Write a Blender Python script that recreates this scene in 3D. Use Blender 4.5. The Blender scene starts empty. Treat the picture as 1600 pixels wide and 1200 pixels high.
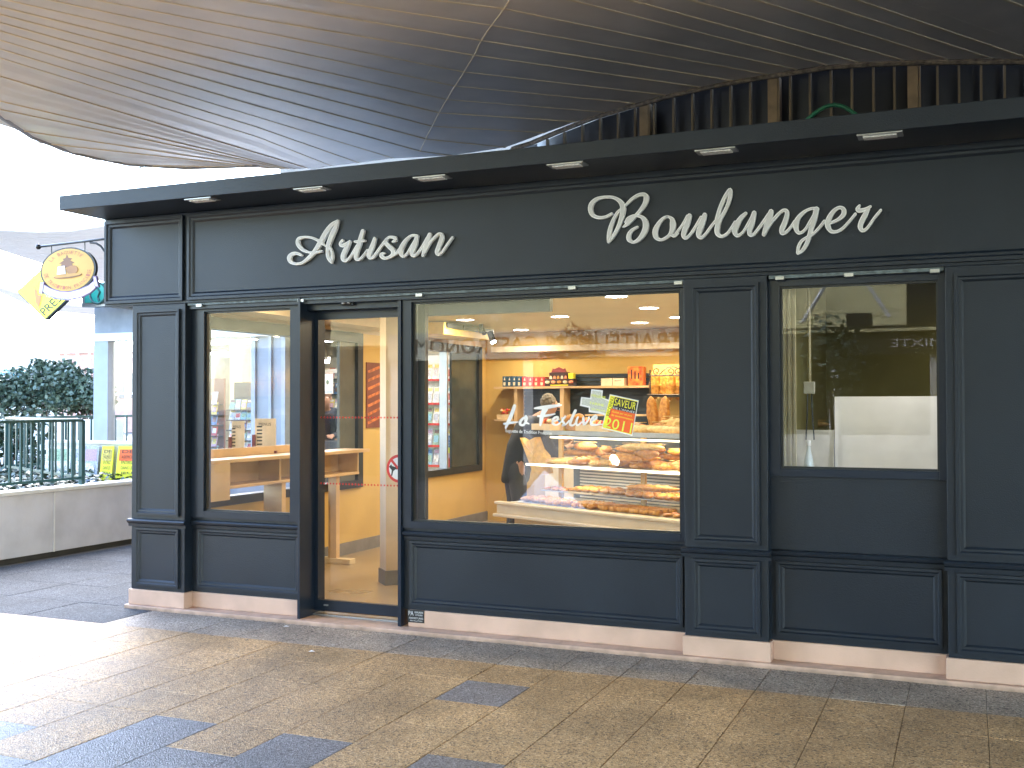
import bpy, bmesh, math, random
from mathutils import Vector, Matrix
rnd = random.Random(7)
S = bpy.context.scene
COL = S.collection
# ------------------------------------------------------------------ camera
YAW, PIT, ROL, FPX = 0.40371, 0.018177, -0.001943, 1675.3
CAMP = Vector((0.0, -6.409, 1.55))
_f = Vector((-math.sin(YAW)*math.cos(PIT), math.cos(YAW)*math.cos(PIT), math.sin(PIT)))
_r = Vector((math.cos(YAW), math.sin(YAW), 0)); _u = _r.cross(_f)
CR = _r*math.cos(ROL)+_u*math.sin(ROL); CU = -_r*math.sin(ROL)+_u*math.cos(ROL); CF = _f
cam = bpy.data.cameras.new("camera"); cam.sensor_width = 36; cam.lens = FPX/1600*36
cam.clip_end = 600; cam.clip_start = 0.05
co = bpy.data.objects.new("camera", cam); COL.objects.link(co)
co.matrix_world = Matrix(((CR.x, CU.x, -CF.x, CAMP.x), (CR.y, CU.y, -CF.y, CAMP.y), (CR.z, CU.z, -CF.z, CAMP.z), (0, 0, 0, 1)))
S.camera = co
def ray(u, v): return CF + CR*((u-800)/FPX) - CU*((v-600)/FPX)
def aty(u, v, y=0.0): d = ray(u, v); return CAMP + d*((y-CAMP.y)/d.y)
def atx(u, v, x): d = ray(u, v); return CAMP + d*((x-CAMP.x)/d.x)
def atz(u, v, z): d = ray(u, v); return CAMP + d*((z-CAMP.z)/d.z)
# ------------------------------------------------------------------ sky, sun, exposure
SUN_EL, SUN_AZ = math.radians(50), math.radians(-38)      # azimuth clockwise from +Y
W = bpy.data.worlds.new("World"); S.world = W; W.use_nodes = True
nt = W.node_tree; nt.nodes.clear()
sky = nt.nodes.new("ShaderNodeTexSky"); sky.sky_type = 'NISHITA'; sky.sun_disc = False
sky.sun_elevation = SUN_EL; sky.sun_rotation = SUN_AZ; sky.dust_density = 0.8; sky.air_density = 1.0
bg = nt.nodes.new("ShaderNodeBackground"); bg.inputs[1].default_value = 0.15
wo = nt.nodes.new("ShaderNodeOutputWorld")
nt.links.new(sky.outputs[0], bg.inputs[0]); nt.links.new(bg.outputs[0], wo.inputs[0])
sl = bpy.data.lights.new("sun", 'SUN'); sl.energy = 0.6; sl.angle = math.radians(30); sl.color = (1, .98, .96)
so = bpy.data.objects.new("sun", sl); COL.objects.link(so)
sd = Vector((math.sin(SUN_AZ)*math.cos(SUN_EL), math.cos(SUN_AZ)*math.cos(SUN_EL), math.sin(SUN_EL)))
so.rotation_euler = sd.to_track_quat('Z', 'Y').to_euler(); so.location = (0, 0, 30)
S.view_settings.view_transform = 'Standard'; S.view_settings.look = 'None'
S.view_settings.exposure = 3.85; S.view_settings.gamma = 1.0
S.view_settings.use_curve_mapping = False
S.cycles.use_denoising = True; S.cycles.max_bounces = 8; S.cycles.diffuse_bounces = 5
S.cycles.transparent_max_bounces = 16; S.cycles.sample_clamp_indirect = 6.0
S.cycles.caustics_reflective = False; S.cycles.caustics_refractive = False
# ------------------------------------------------------------------ materials
MATS = {}
def mat(name, col, rough=.6, metal=0.0, var=.12, scale=6.0, bump=0.0, bscale=60.0, col2=None, spec=.5, emit=None, estr=0, rvar=0.0, coat=0.0):
    if name in MATS: return MATS[name]
    m = bpy.data.materials.new(name); m.use_nodes = True; n = m.node_tree; b = n.nodes["Principled BSDF"]
    b.inputs["Roughness"].default_value = rough; b.inputs["Metallic"].default_value = metal
    b.inputs["Specular IOR Level"].default_value = spec
    if coat: b.inputs["Coat Weight"].default_value = coat; b.inputs["Coat Roughness"].default_value = .1
    geo = n.nodes.new("ShaderNodeNewGeometry")
    nz = n.nodes.new("ShaderNodeTexNoise"); nz.inputs["Scale"].default_value = scale; nz.inputs["Detail"].default_value = 4
    n.links.new(geo.outputs["Position"], nz.inputs["Vector"])
    rp = n.nodes.new("ShaderNodeValToRGB")
    c2 = col2 or tuple(min(1, c*(1+var)) for c in col); c1 = tuple(c*(1-var) for c in col) if not col2 else col
    rp.color_ramp.elements[0].color = (*c1, 1); rp.color_ramp.elements[1].color = (*c2, 1)
    rp.color_ramp.elements[0].position = .35; rp.color_ramp.elements[1].position = .65
    n.links.new(nz.outputs["Fac"], rp.inputs[0]); n.links.new(rp.outputs[0], b.inputs["Base Color"])
    if rvar:
        mr = n.nodes.new("ShaderNodeMapRange"); mr.inputs[3].default_value = rough-rvar; mr.inputs[4].default_value = rough+rvar
        n.links.new(nz.outputs["Fac"], mr.inputs[0]); n.links.new(mr.outputs[0], b.inputs["Roughness"])
    if bump:
        n2 = n.nodes.new("ShaderNodeTexNoise"); n2.inputs["Scale"].default_value = bscale; n2.inputs["Detail"].default_value = 3
        n.links.new(geo.outputs["Position"], n2.inputs["Vector"])
        bp = n.nodes.new("ShaderNodeBump"); bp.inputs["Strength"].default_value = bump; bp.inputs["Distance"].default_value = .01
        n.links.new(n2.outputs["Fac"], bp.inputs["Height"]); n.links.new(bp.outputs[0], b.inputs["Normal"])
    if emit: b.inputs["Emission Color"].default_value = (*emit, 1); b.inputs["Emission Strength"].default_value = estr
    MATS[name] = m; return m
def glassmat(name, tint=(1, 1, 1), ior=1.52, gain=1.45):
    m = bpy.data.materials.new(name); m.use_nodes = True; n = m.node_tree; n.nodes.clear()
    o = n.nodes.new("ShaderNodeOutputMaterial"); t = n.nodes.new("ShaderNodeBsdfTransparent"); g = n.nodes.new("ShaderNodeBsdfGlossy")
    g.inputs["Roughness"].default_value = 0.0; t.inputs[0].default_value = (*tint, 1)
    f = n.nodes.new("ShaderNodeFresnel"); f.inputs[0].default_value = ior
    gg = n.nodes.new("ShaderNodeNewGeometry"); iv = n.nodes.new("ShaderNodeMath"); iv.operation = 'SUBTRACT'; iv.inputs[0].default_value = 1; n.links.new(gg.outputs["Backfacing"], iv.inputs[1])
    ml = n.nodes.new("ShaderNodeMath"); ml.operation = 'MULTIPLY'; n.links.new(f.outputs[0], ml.inputs[0]); n.links.new(iv.outputs[0], ml.inputs[1])
    dg_ = n.nodes.new("ShaderNodeMath"); dg_.operation = 'MULTIPLY'; dg_.use_clamp = True; dg_.inputs[1].default_value = gain; n.links.new(ml.outputs[0], dg_.inputs[0])   # double glazing reflects from both leaves
    mx = n.nodes.new("ShaderNodeMixShader"); n.links.new(dg_.outputs[0], mx.inputs[0]); n.links.new(t.outputs[0], mx.inputs[1]); n.links.new(g.outputs[0], mx.inputs[2])
    n.links.new(mx.outputs[0], o.inputs[0]); MATS[name] = m; return m
def stone(name, base, dark, light, rough, bump=.8, sp=130):
    """speckled granite paver; tone differs from slab to slab"""
    m = bpy.data.materials.new(name); m.use_nodes = True; n = m.node_tree; b = n.nodes["Principled BSDF"]; L = n.links
    geo = n.nodes.new("ShaderNodeNewGeometry"); oi = n.nodes.new("ShaderNodeObjectInfo")
    v = n.nodes.new("ShaderNodeTexVoronoi"); v.inputs["Scale"].default_value = sp; L.new(geo.outputs["Position"], v.inputs["Vector"])
    r = n.nodes.new("ShaderNodeValToRGB"); e = r.color_ramp.elements
    e[0].color = (*dark, 1); e[0].position = .12; e[1].color = (*base, 1); e[1].position = .3
    x = e.new(.72); x.color = (*base, 1); x = e.new(.9); x.color = (*light, 1)
    sep = n.nodes.new("ShaderNodeSeparateColor"); L.new(v.outputs["Color"], sep.inputs[0]); L.new(sep.outputs[0], r.inputs[0])
    nz = n.nodes.new("ShaderNodeTexNoise"); nz.inputs["Scale"].default_value = 2.3; nz.inputs["Detail"].default_value = 6; nz.inputs["Roughness"].default_value = .65
    L.new(geo.outputs["Position"], nz.inputs["Vector"])
    mr = n.nodes.new("ShaderNodeMapRange"); mr.inputs[1].default_value = .3; mr.inputs[2].default_value = .7; mr.inputs[3].default_value = .66; mr.inputs[4].default_value = 1.22
    L.new(nz.outputs["Fac"], mr.inputs[0])
    m2 = n.nodes.new("ShaderNodeMapRange"); m2.inputs[3].default_value = .94; m2.inputs[4].default_value = 1.06; L.new(oi.outputs["Random"], m2.inputs[0])
    mu = n.nodes.new("ShaderNodeMath"); mu.operation = 'MULTIPLY'; L.new(mr.outputs[0], mu.inputs[0]); L.new(m2.outputs[0], mu.inputs[1])
    hs = n.nodes.new("ShaderNodeHueSaturation"); L.new(r.outputs[0], hs.inputs["Color"]); L.new(mu.outputs[0], hs.inputs["Value"]); L.new(hs.outputs[0], b.inputs["Base Color"])
    # small dark gum and dirt spots
    g = n.nodes.new("ShaderNodeTexVoronoi"); g.inputs["Scale"].default_value = 5.5; L.new(geo.outputs["Position"], g.inputs["Vector"])
    lt = n.nodes.new("ShaderNodeMath"); lt.operation = 'LESS_THAN'; lt.inputs[1].default_value = .075; L.new(g.outputs["Distance"], lt.inputs[0])
    sp2 = n.nodes.new("ShaderNodeSeparateColor"); L.new(g.outputs["Color"], sp2.inputs[0])
    gt = n.nodes.new("ShaderNodeMath"); gt.operation = 'GREATER_THAN'; gt.inputs[1].default_value = .62; L.new(sp2.outputs[1], gt.inputs[0])
    an = n.nodes.new("ShaderNodeMath"); an.operation = 'MULTIPLY'; L.new(lt.outputs[0], an.inputs[0]); L.new(gt.outputs[0], an.inputs[1])
    mxc = n.nodes.new("ShaderNodeMix"); mxc.data_type = 'RGBA'; mxc.inputs[7].default_value = (.03, .028, .025, 1)
    hf = n.nodes.new("ShaderNodeMath"); hf.operation = 'MULTIPLY'; hf.inputs[1].default_value = .75; L.new(an.outputs[0], hf.inputs[0])
    L.new(hf.outputs[0], mxc.inputs[0]); L.new(hs.outputs[0], mxc.inputs[6]); L.new(mxc.outputs[2], b.inputs["Base Color"])
    rr = n.nodes.new("ShaderNodeMapRange"); rr.inputs[3].default_value = rough-.08; rr.inputs[4].default_value = rough+.12; L.new(nz.outputs["Fac"], rr.inputs[0]); L.new(rr.outputs[0], b.inputs["Roughness"])
    bp = n.nodes.new("ShaderNodeBump"); bp.inputs["Strength"].default_value = bump; bp.inputs["Distance"].default_value = .004
    L.new(v.outputs["Distance"], bp.inputs["Height"]); L.new(bp.outputs[0], b.inputs["Normal"])
    MATS[name] = m; return m
passst = stone("passage_paver", (.065, .07, .08), (.03, .032, .036), (.12, .125, .135), .8, .5)
for _n in passst.node_tree.nodes:
    if _n.type == 'BSDF_PRINCIPLED': _n.inputs['Specular IOR Level'].default_value = .2
navy = mat("navy_paint", (.0085, .0145, .024), .42, spec=.4, col2=(.013, .020, .031), scale=1.7, bump=.16, bscale=150, rvar=.09)
navyf = mat("navy_frame", (.009, .017, .032), .32, spec=.4, var=.05, scale=4, bump=.05, bscale=120)
plinthm = mat("pink_plinth_stone", (.54, .36, .27), .5, col2=(.68, .46, .35), scale=3.2, bump=.1, bscale=90, rvar=.1)
ochre = stone("ochre_paver", (.43, .262, .118), (.13, .078, .038), (.62, .43, .24), .5)
greyst = stone("grey_paver", (.33, .265, .21), (.10, .08, .065), (.52, .44, .36), .6, .9)
bluest = stone("blue_grey_paver", (.165, .16, .175), (.06, .06, .07), (.31, .305, .33), .42, .9)
beech = mat("beech_wood", (.56, .38, .20), .4, var=.1, scale=4, bump=.03)
cream = mat("cream_laminate", (.62, .52, .36), .35, var=.05)
ochrewall = mat("warm_yellow_wall", (.58, .39, .12), .7, var=.05, scale=2, bump=.05, bscale=40)
ceilm = mat("warm_ceiling", (.46, .34, .15), .6, var=.04, scale=1.5)
beigep = mat("beige_plaster", (.58, .46, .32), .7, var=.05)
olive = mat("olive_wall", (.26, .25, .10), .7, var=.08, scale=2)
tilefl = mat("shop_floor_tile", (.30, .22, .13), .3, var=.2, scale=1.2, rvar=.1)
skirt = mat("grey_skirting", (.16, .16, .17), .5)
whitep = mat("white_paint", (.78, .77, .74), .5, var=.04)
steel = mat("brushed_metal", (.45, .46, .47), .35, metal=.8, var=.1)
darkm = mat("dark_metal", (.025, .028, .03), .4, metal=.2)
blackm = mat("black_plastic", (.015, .015, .017), .45)
glass = glassmat("window_glass"); glass2 = glassmat("case_glass", (.97, .99, .98), gain=1.0)
slatm = mat("canopy_slat_paint", (.76, .68, .60), .38, var=.08, scale=2.2, rvar=.08, spec=.6)
ribm = mat("canopy_joint_strip", (.85, .70, .48), .45, var=.08)
# ------------------------------------------------------------------ mesh helpers
def tag(o, label=None, cat=None, group=None, kind=None):
    if label: o["label"] = label
    if cat: o["category"] = cat
    if group: o["group"] = group
    if kind: o["kind"] = kind
    return o
def thing(name, label, cat, loc=(0, 0, 0), group=None, rz=0):
    o = bpy.data.objects.new(name, None); COL.objects.link(o); o.location = loc; o.rotation_euler = (0, 0, rz); o.empty_display_size = .1
    return tag(o, label, cat, group)
class MB:
    def __init__(s): s.v = []; s.f = []; s.mi = []; s.m = []
    def mid(s, m):
        if m not in s.m: s.m.append(m)
        return s.m.index(m)
    def add(s, vs, fs, m=None):
        k = len(s.v); s.v += [Vector(v) for v in vs]; i = s.mid(m)
        for f in fs: s.f.append([k+j for j in f]); s.mi.append(i)
        return s
    def box(s, x0, x1, y0, y1, z0, z1, m=None):
        v = [(x0,y0,z0),(x1,y0,z0),(x1,y1,z0),(x0,y1,z0),(x0,y0,z1),(x1,y0,z1),(x1,y1,z1),(x0,y1,z1)]
        return s.add(v, [(0,3,2,1),(4,5,6,7),(0,1,5,4),(1,2,6,5),(2,3,7,6),(3,0,4,7)], m)
    def obox(s, c, ax, ay, az, hx, hy, hz, m=None):
        c = Vector(c); ax, ay, az = Vector(ax)*hx, Vector(ay)*hy, Vector(az)*hz
        v = [c-ax-ay-az, c+ax-ay-az, c+ax+ay-az, c-ax+ay-az, c-ax-ay+az, c+ax-ay+az, c+ax+ay+az, c-ax+ay+az]
        return s.add(v, [(0,3,2,1),(4,5,6,7),(0,1,5,4),(1,2,6,5),(2,3,7,6),(3,0,4,7)], m)
    def quad(s, a, b, c, d, m=None): return s.add([a, b, c, d], [(0, 1, 2, 3)], m)
    def tube(s, pts, r, n=8, m=None, cap=True):
        pts = [Vector(p) for p in pts]; rs = r if isinstance(r, (list, tuple)) else [r]*len(pts)
        k0 = len(s.v); mi = s.mid(m); up = Vector((0, 0, 1)); prev = None
        for i, p in enumerate(pts):
            t = (pts[min(i+1, len(pts)-1)]-pts[max(i-1, 0)]).normalized()
            if prev is None:
                a = t.cross(up); a = a if a.length > .05 else t.cross(Vector((1, 0, 0)))
            else: a = prev-t*prev.dot(t)
            a.normalize(); b = t.cross(a); prev = a
            for j in range(n):
                th = 2*math.pi*j/n; s.v.append(p+(a*math.cos(th)+b*math.sin(th))*rs[i])
        for i in range(len(pts)-1):
            for j in range(n):
                q = k0+i*n; s.f.append([q+j, q+(j+1) % n, q+n+(j+1) % n, q+n+j]); s.mi.append(mi)
        if cap:
            s.f.append([k0+j for j in range(n)][::-1]); s.mi.append(mi)
            q = k0+(len(pts)-1)*n; s.f.append([q+j for j in range(n)]); s.mi.append(mi)
        return s
    def lathe(s, prof, c=(0, 0, 0), n=16, m=None):
        k0 = len(s.v); mi = s.mid(m); c = Vector(c)
        for (r, z) in prof:
            for j in range(n):
                th = 2*math.pi*j/n; s.v.append(c+Vector((r*math.cos(th), r*math.sin(th), z)))
        for i in range(len(prof)-1):
            for j in range(n):
                q = k0+i*n; s.f.append([q+j, q+(j+1) % n, q+n+(j+1) % n, q+n+j]); s.mi.append(mi)
        s.f.append([k0+j for j in range(n)][::-1]); s.mi.append(mi)
        q = k0+(len(prof)-1)*n; s.f.append([q+j for j in range(n)]); s.mi.append(mi)
        return s
    def ell(s, c, rx, ry, rz, n=10, k=7, m=None, rot=0, squash=None):
        c = Vector(c); k0 = len(s.v); mi = s.mid(m); R = Matrix.Rotation(rot, 3, 'Z')
        for i in range(k+1):
            ph = math.pi*i/k
            for j in range(n):
                th = 2*math.pi*j/n
                p = Vector((rx*math.sin(ph)*math.cos(th), ry*math.sin(ph)*math.sin(th), rz*math.cos(ph)))
                s.v.append(c+R@p)
        for i in range(k):
            for j in range(n):
                q = k0+i*n; s.f.append([q+j, q+n+j, q+n+(j+1) % n, q+(j+1) % n]); s.mi.append(mi)
        return s
    def mesh(s, name):
        me = bpy.data.meshes.new(name); me.from_pydata([tuple(v) for v in s.v], [], s.f)
        for m in s.m:
            if m: me.materials.append(m)
        if len(me.materials): me.polygons.foreach_set("material_index", s.mi)
        me.update(); return me
    def build(s, name, parent=None, smooth=False, bevel=0.0, mat=None, local=False):
        me = s.mesh(name)
        if mat: me.materials.clear(); me.materials.append(mat)
        if smooth: me.polygons.foreach_set("use_smooth", [True]*len(me.polygons))
        o = bpy.data.objects.new(name, me); COL.objects.link(o)
        if parent:
            o.parent = parent
            if not local and parent.type == 'EMPTY':
                o.matrix_parent_inverse = Matrix.LocRotScale(parent.location, parent.rotation_euler, None).inverted()
        if bevel:
            b = o.modifiers.new("bevel", 'BEVEL'); b.width = bevel; b.segments = 2; b.limit_method = 'ANGLE'
        return o
def struct(mb, name, **k): return tag(mb.build(name, **k), kind="structure")
def copy_tree(o, parent=None, kids=None):
    c = o.copy(); COL.objects.link(c)
    if parent is not None: c.parent = parent
    for ch in list(o.children): copy_tree(ch, c)
    return c
def moulding(mb, x0, x1, z0, z1, y, w=.035, d=.018, m=None):
    """raised picture-frame moulding on a face looking to -Y: an outer step and a slanted inner slope"""
    def ring(a, ya, b, yb):
        P = [(x0+a, ya, z0+a), (x1-a, ya, z0+a), (x1-a, ya, z1-a), (x0+a, ya, z1-a)]
        Q = [(x0+b, yb, z0+b), (x1-b, yb, z0+b), (x1-b, yb, z1-b), (x0+b, yb, z1-b)]
        mb.add(P+Q, [(0, 1, 5, 4), (1, 2, 6, 5), (2, 3, 7, 6), (3, 0, 4, 7)], m)
    ring(0, y+.002, 0.001, y-d); ring(0.001, y-d, w*.35, y-d); ring(w*.35, y-d, w*.5, y-d*.55); ring(w*.5, y-d*.55, w*.75, y-d*.5); ring(w*.75, y-d*.5, w, y+.002)
def rail(mb, x0, x1, z, y, m=None, ends=True):
    """dado rail profile running along X, nosing out to -Y"""
    prof = [(0, -.035), (-.012, -.033), (-.014, -.012), (-.030, -.002), (-.034, .012), (-.026, .022), (0, .026)]
    k = len(prof)
    vs = [(x0, y+a, z+b) for a, b in prof]+[(x1, y+a, z+b) for a, b in prof]
    fs = [(i, k+i, k+i+1, i+1) for i in range(k-1)]
    fs += [tuple(range(k))[::-1], tuple(range(k, 2*k))]
    mb.add(vs, [f[::-1] if len(f) == 4 else f for f in fs], m)
# ------------------------------------------------------------------ text
_TX = {}
def textmesh(s):
    if s in _TX: return _TX[s]
    c = bpy.data.curves.new("t", 'FONT'); c.body = s; c.size = 1; c.resolution_u = 3
    o = bpy.data.objects.new("t", c); COL.objects.link(o)
    dg = bpy.context.evaluated_depsgraph_get(); me = o.evaluated_get(dg).to_mesh()
    vs = [tuple(v.co) for v in me.vertices]; fs = [tuple(p.vertices) for p in me.polygons]
    o.evaluated_get(dg).to_mesh_clear(); bpy.data.objects.remove(o); bpy.data.curves.remove(c)
    xs = [v[0] for v in vs]; ys = [v[1] for v in vs]
    x0, x1, y0, y1 = min(xs), max(xs), min(ys), max(ys)
    _TX[s] = ([((a-x0)/(x1-x0), (b-y0)/(y1-y0)) for a, b, _ in vs], fs, (x1-x0)/(y1-y0)); return _TX[s]
def text_quad(mb, s, fn, m):
    vs, fs, _ = textmesh(s); mb.add([fn(a, b) for a, b in vs], fs, m)
def bil(a, b, c, d):
    """quad a (lower left) b (lower right) c (upper right) d (upper left)"""
    a, b, c, d = map(Vector, (a, b, c, d))
    return lambda u, v: a*(1-u)*(1-v)+b*u*(1-v)+c*u*v+d*(1-u)*v
def sub(fn, u0, u1, v0, v1, off=Vector((0, 0, 0))): return lambda u, v: fn(u0+(u1-u0)*u, v0+(v1-v0)*v)+off
def panel(mb, fn, m, off=Vector((0, 0, 0))): mb.quad(fn(0, 0)+off, fn(1, 0)+off, fn(1, 1)+off, fn(0, 1)+off, m)
def catmull(P, k=6):
    out = []
    for i in range(len(P)-1):
        a, b, c, d = P[max(i-1, 0)], P[i], P[i+1], P[min(i+2, len(P)-1)]
        for j in range(k):
            t = j/k
            out.append(tuple(.5*((2*b[q])+(-a[q]+c[q])*t+(2*a[q]-5*b[q]+4*c[q]-d[q])*t*t+(-a[q]+3*b[q]-3*c[q]+d[q])*t**3) for q in range(len(b))))
    out.append(tuple(P[-1])); return out
def brush(mb, P, tf, thick, m, wmul=1.0, lift=0.0, y=0.0, k=5):
    """stroke of varying width with round ends; tf maps crop (x,y)->3D point on the plane; extruded to -Y by thick"""
    C = catmull(P, k); L = []; Rr = []; n = len(C)
    for i, (x, yy, w) in enumerate(C):
        a = C[max(i-1, 0)]; b = C[min(i+1, n-1)]; tx, ty = b[0]-a[0], b[1]-a[1]; q = math.hypot(tx, ty) or 1; tx /= q; ty /= q
        h = w*.5*wmul
        L.append((x-ty*h, yy+tx*h)); Rr.append((x+ty*h, yy-tx*h))
    def capp(i, sgn):
        x, yy, w = C[i]; a = C[max(i-1, 0)]; b = C[min(i+1, n-1)]; tx, ty = b[0]-a[0], b[1]-a[1]; q = math.hypot(tx, ty) or 1; tx /= q; ty /= q
        h = w*.5*wmul
        return [(x-ty*h*math.cos(t)+sgn*tx*h*math.sin(t), yy+tx*h*math.cos(t)+sgn*ty*h*math.sin(t)) for t in (math.pi*.25, math.pi*.5, math.pi*.75)]
    st = capp(0, -1)[::-1]; en = capp(n-1, 1)
    k0 = []; 
    strips = [(L[i], Rr[i]) for i in range(n)]
    vf = [tf(*p) for s2 in strips for p in s2]; f0 = Vector((0, -thick-lift, 0)); b0 = Vector((0, -lift*0, 0))
    front = [v+f0 for v in vf]; back = [v+b0 for v in vf]; N = len(vf)
    fs = []
    for i in range(n-1):
        a, b, c, d = 2*i, 2*i+1, 2*i+3, 2*i+2
        fs.append((a, b, c, d)); fs.append((a, d, N+d, N+a)); fs.append((b, N+b, N+c, c))
    mb.add(front+back, fs, m)
    for pts, (l, r) in ((st, strips[0]), (en, strips[-1])):
        if pts is st: poly = [r]+[p for p in st]+[l]
        else: poly = [l]+en+[r]
        pv = [tf(*p) for p in poly]; q = len(pv)
        mb.add([v+f0 for v in pv]+[v+b0 for v in pv], [tuple(range(q))]+[(i, i+1, q+i+1, q+i) for i in range(q-1)], m)

ORD = ["first", "second", "third", "fourth", "fifth", "sixth", "seventh", "eighth", "ninth", "tenth", "eleventh", "twelfth", "thirteenth", "fourteenth", "fifteenth", "sixteenth"]

# grime gathered along the foot of the plinth stone: brown stain breaking up through noise just above the ground
_n = plinthm.node_tree; _b = _n.nodes["Principled BSDF"]; _src = _b.inputs["Base Color"].links[0].from_socket
_g = _n.nodes.new("ShaderNodeNewGeometry"); _s = _n.nodes.new("ShaderNodeSeparateXYZ"); _n.links.new(_g.outputs["Position"], _s.inputs[0])
_z = _n.nodes.new("ShaderNodeTexNoise"); _z.inputs["Scale"].default_value = 14; _z.inputs["Detail"].default_value = 6; _n.links.new(_g.outputs["Position"], _z.inputs["Vector"])
_m = _n.nodes.new("ShaderNodeMath"); _m.operation = 'MULTIPLY_ADD'; _m.inputs[1].default_value = -14; _m.inputs[2].default_value = .32; _n.links.new(_s.outputs["Z"], _m.inputs[0])
_a = _n.nodes.new("ShaderNodeMath"); _a.operation = 'ADD'; _n.links.new(_m.outputs[0], _a.inputs[0]); _n.links.new(_z.outputs["Fac"], _a.inputs[1])
_r = _n.nodes.new("ShaderNodeMapRange"); _r.inputs[1].default_value = .35; _r.inputs[2].default_value = .95; _r.inputs[4].default_value = .7; _n.links.new(_a.outputs[0], _r.inputs[0])
_x = _n.nodes.new("ShaderNodeMix"); _x.data_type = 'RGBA'; _x.inputs[7].default_value = (.17, .12, .085, 1); _n.links.new(_r.outputs[0], _x.inputs[0]); _n.links.new(_src, _x.inputs[6]); _n.links.new(_x.outputs[2], _b.inputs["Base Color"])
# ================================================================== GROUND AND PAVEMENT
asph = mat("ground_concrete", (.13, .125, .12), .6, var=.15, scale=1, bump=.3, bscale=80)
struct(MB().box(-300, 200, -200, 400, -.6, -.012, asph), "ground")
pav = MB().box(-13, 4.0, -9.0, 14, -.4, -.008, mat("joint_sand", (.11, .095, .075), .9)).build("pavement"); tag(pav, kind="structure")
SX = [-8.71+.3815*i for i in range(0, 27)]
slab_mesh = {}
def slab(x0, x1, y0, y1, m):
    w, h = round(x1-x0-.0025, 4), round(y1-y0-.0025, 4); key = (w, h, m.name)
    if key not in slab_mesh:
        mb = MB(); a, b = w/2, h/2; c = .002
        v = [(-a, -b, -.006), (a, -b, -.006), (a, b, -.006), (-a, b, -.006), (-a, -b, -c), (a, -b, -c), (a, b, -c), (-a, b, -c), (-a+c, -b+c, 0), (a-c, -b+c, 0), (a-c, b-c, 0), (-a+c, b-c, 0)]
        mb.add(v, [(0, 1, 5, 4), (1, 2, 6, 5), (2, 3, 7, 6), (3, 0, 4, 7), (4, 5, 9, 8), (5, 6, 10, 9), (6, 7, 11, 10), (7, 4, 8, 11), (8, 9, 10, 11)], m)
        slab_mesh[key] = mb.mesh("paving_slab")
    o = bpy.data.objects.new("paving_slab", slab_mesh[key]); COL.objects.link(o); o.parent = pav
    o.location = ((x0+x1)/2, (y0+y1)/2, .001*rnd.uniform(-1, 1.4)); o.rotation_euler = (rnd.uniform(-.0012, .0012), rnd.uniform(-.0012, .0012), 0)
ns = 0
for i in range(len(SX)-1):
    x0, x1 = SX[i], SX[i+1]
    slab(x0, x1, -.55, .02, greyst if x0 > -6.0 else passst)                                   # rough grey course along the shop
    y = -.55; hs = [.40, .42, .42, .34, .40, .38, .42, .40, .42]
    if i % 2 and i > 12: hs = [.40, .40, .81, .81, .42, .42, .42]
    for k, h in enumerate(hs):
        xm, y1 = (x0+x1)/2, y; y0 = y-h
        d = (xm+.0)  # farther left of the frame the near rows are not seen
        if y0 < -4.2: break
        m = ochre
        ym = (y0+y1)/2
        if xm < -5.9: m = ochre if ym < -.55 else greyst
        if -2.5 < xm < -2.1 and -1.4 < ym < -.9: m = bluest
        if -4.45 < xm < -4.03 and -2.9 < ym < -2.45: m = bluest
        if xm > -3.65 and ym < -2.5 and xm < -2.0: m = bluest
        if -4.05 < xm < -3.63 and ym < -2.86: m = bluest
        slab(x0, x1, y0, y1, m); y = y0; ns += 1
# side passage: same grey stone, laid in larger pieces beside the planter
for i in range(6):
    for j in range(7):
        x0 = -8.5+i*.44
        if x0+.44 > -5.85: break
        slab(x0, x0+.44, .02+j*.6, .62+j*.6, passst)
# ================================================================== BAKERY
shop = thing("bakery_shop", "dark navy panelled bakery shopfront with two lit display windows and a glass door", "shop", (-3, 0, 0))
def P(mb, name, parent=shop, **k): return mb.build(name, parent=parent, **k)
# plinth and ledge
b = MB(); b.box(-5.93, 3.2, -.045, .30, -.004, .028, plinthm); P(b, "stone_ledge", bevel=.004)
for (x0, x1, y) in ((-5.915, -5.385, -.016), (-1.612, -1.088, -.016), (-.135, .40, -.016)):
    P(MB().box(x0, x1, y, .2, .0285, .145, plinthm), "plinth_block", bevel=.004)
for (x0, x1) in ((-5.385, -4.395), (-3.545, -1.612), (-1.088, -.135), (.40, 3.2)):
    P(MB().box(x0, x1, .075, .2, .0285, .143, plinthm), "plinth_block", bevel=.004)
# pilasters
def pilaster(x0, x1):
    b = MB(); b.box(x0, x1, 0, .25, .1455, 2.305, navy); o = P(b, "pilaster", bevel=.003)
    m = MB(); moulding(m, x0+.045, x1-.045, .71, 2.265, -.001, .05, .02, navy); m.build("panel_moulding", parent=o)
    m = MB(); moulding(m, x0+.045, x1-.045, .175, .615, -.001, .05, .02, navy); m.build("panel_moulding", parent=o)
    m = MB(); rail(m, x0-.018, x1+.018, .655, -.001, navy); m.build("dado_rail", parent=o)
for a in ((-5.902, -5.395), (-1.600, -1.100), (-.122, .385)): pilaster(*a)
# left side return of the corner pilaster
P(MB().box(-5.902, -5.80, .2505, .62, .1455, 2.305, navy), "side_return")
P(MB().box(-5.925, -5.78, .2005, 6.3, .0, .1452, plinthm), "side_plinth")
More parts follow.
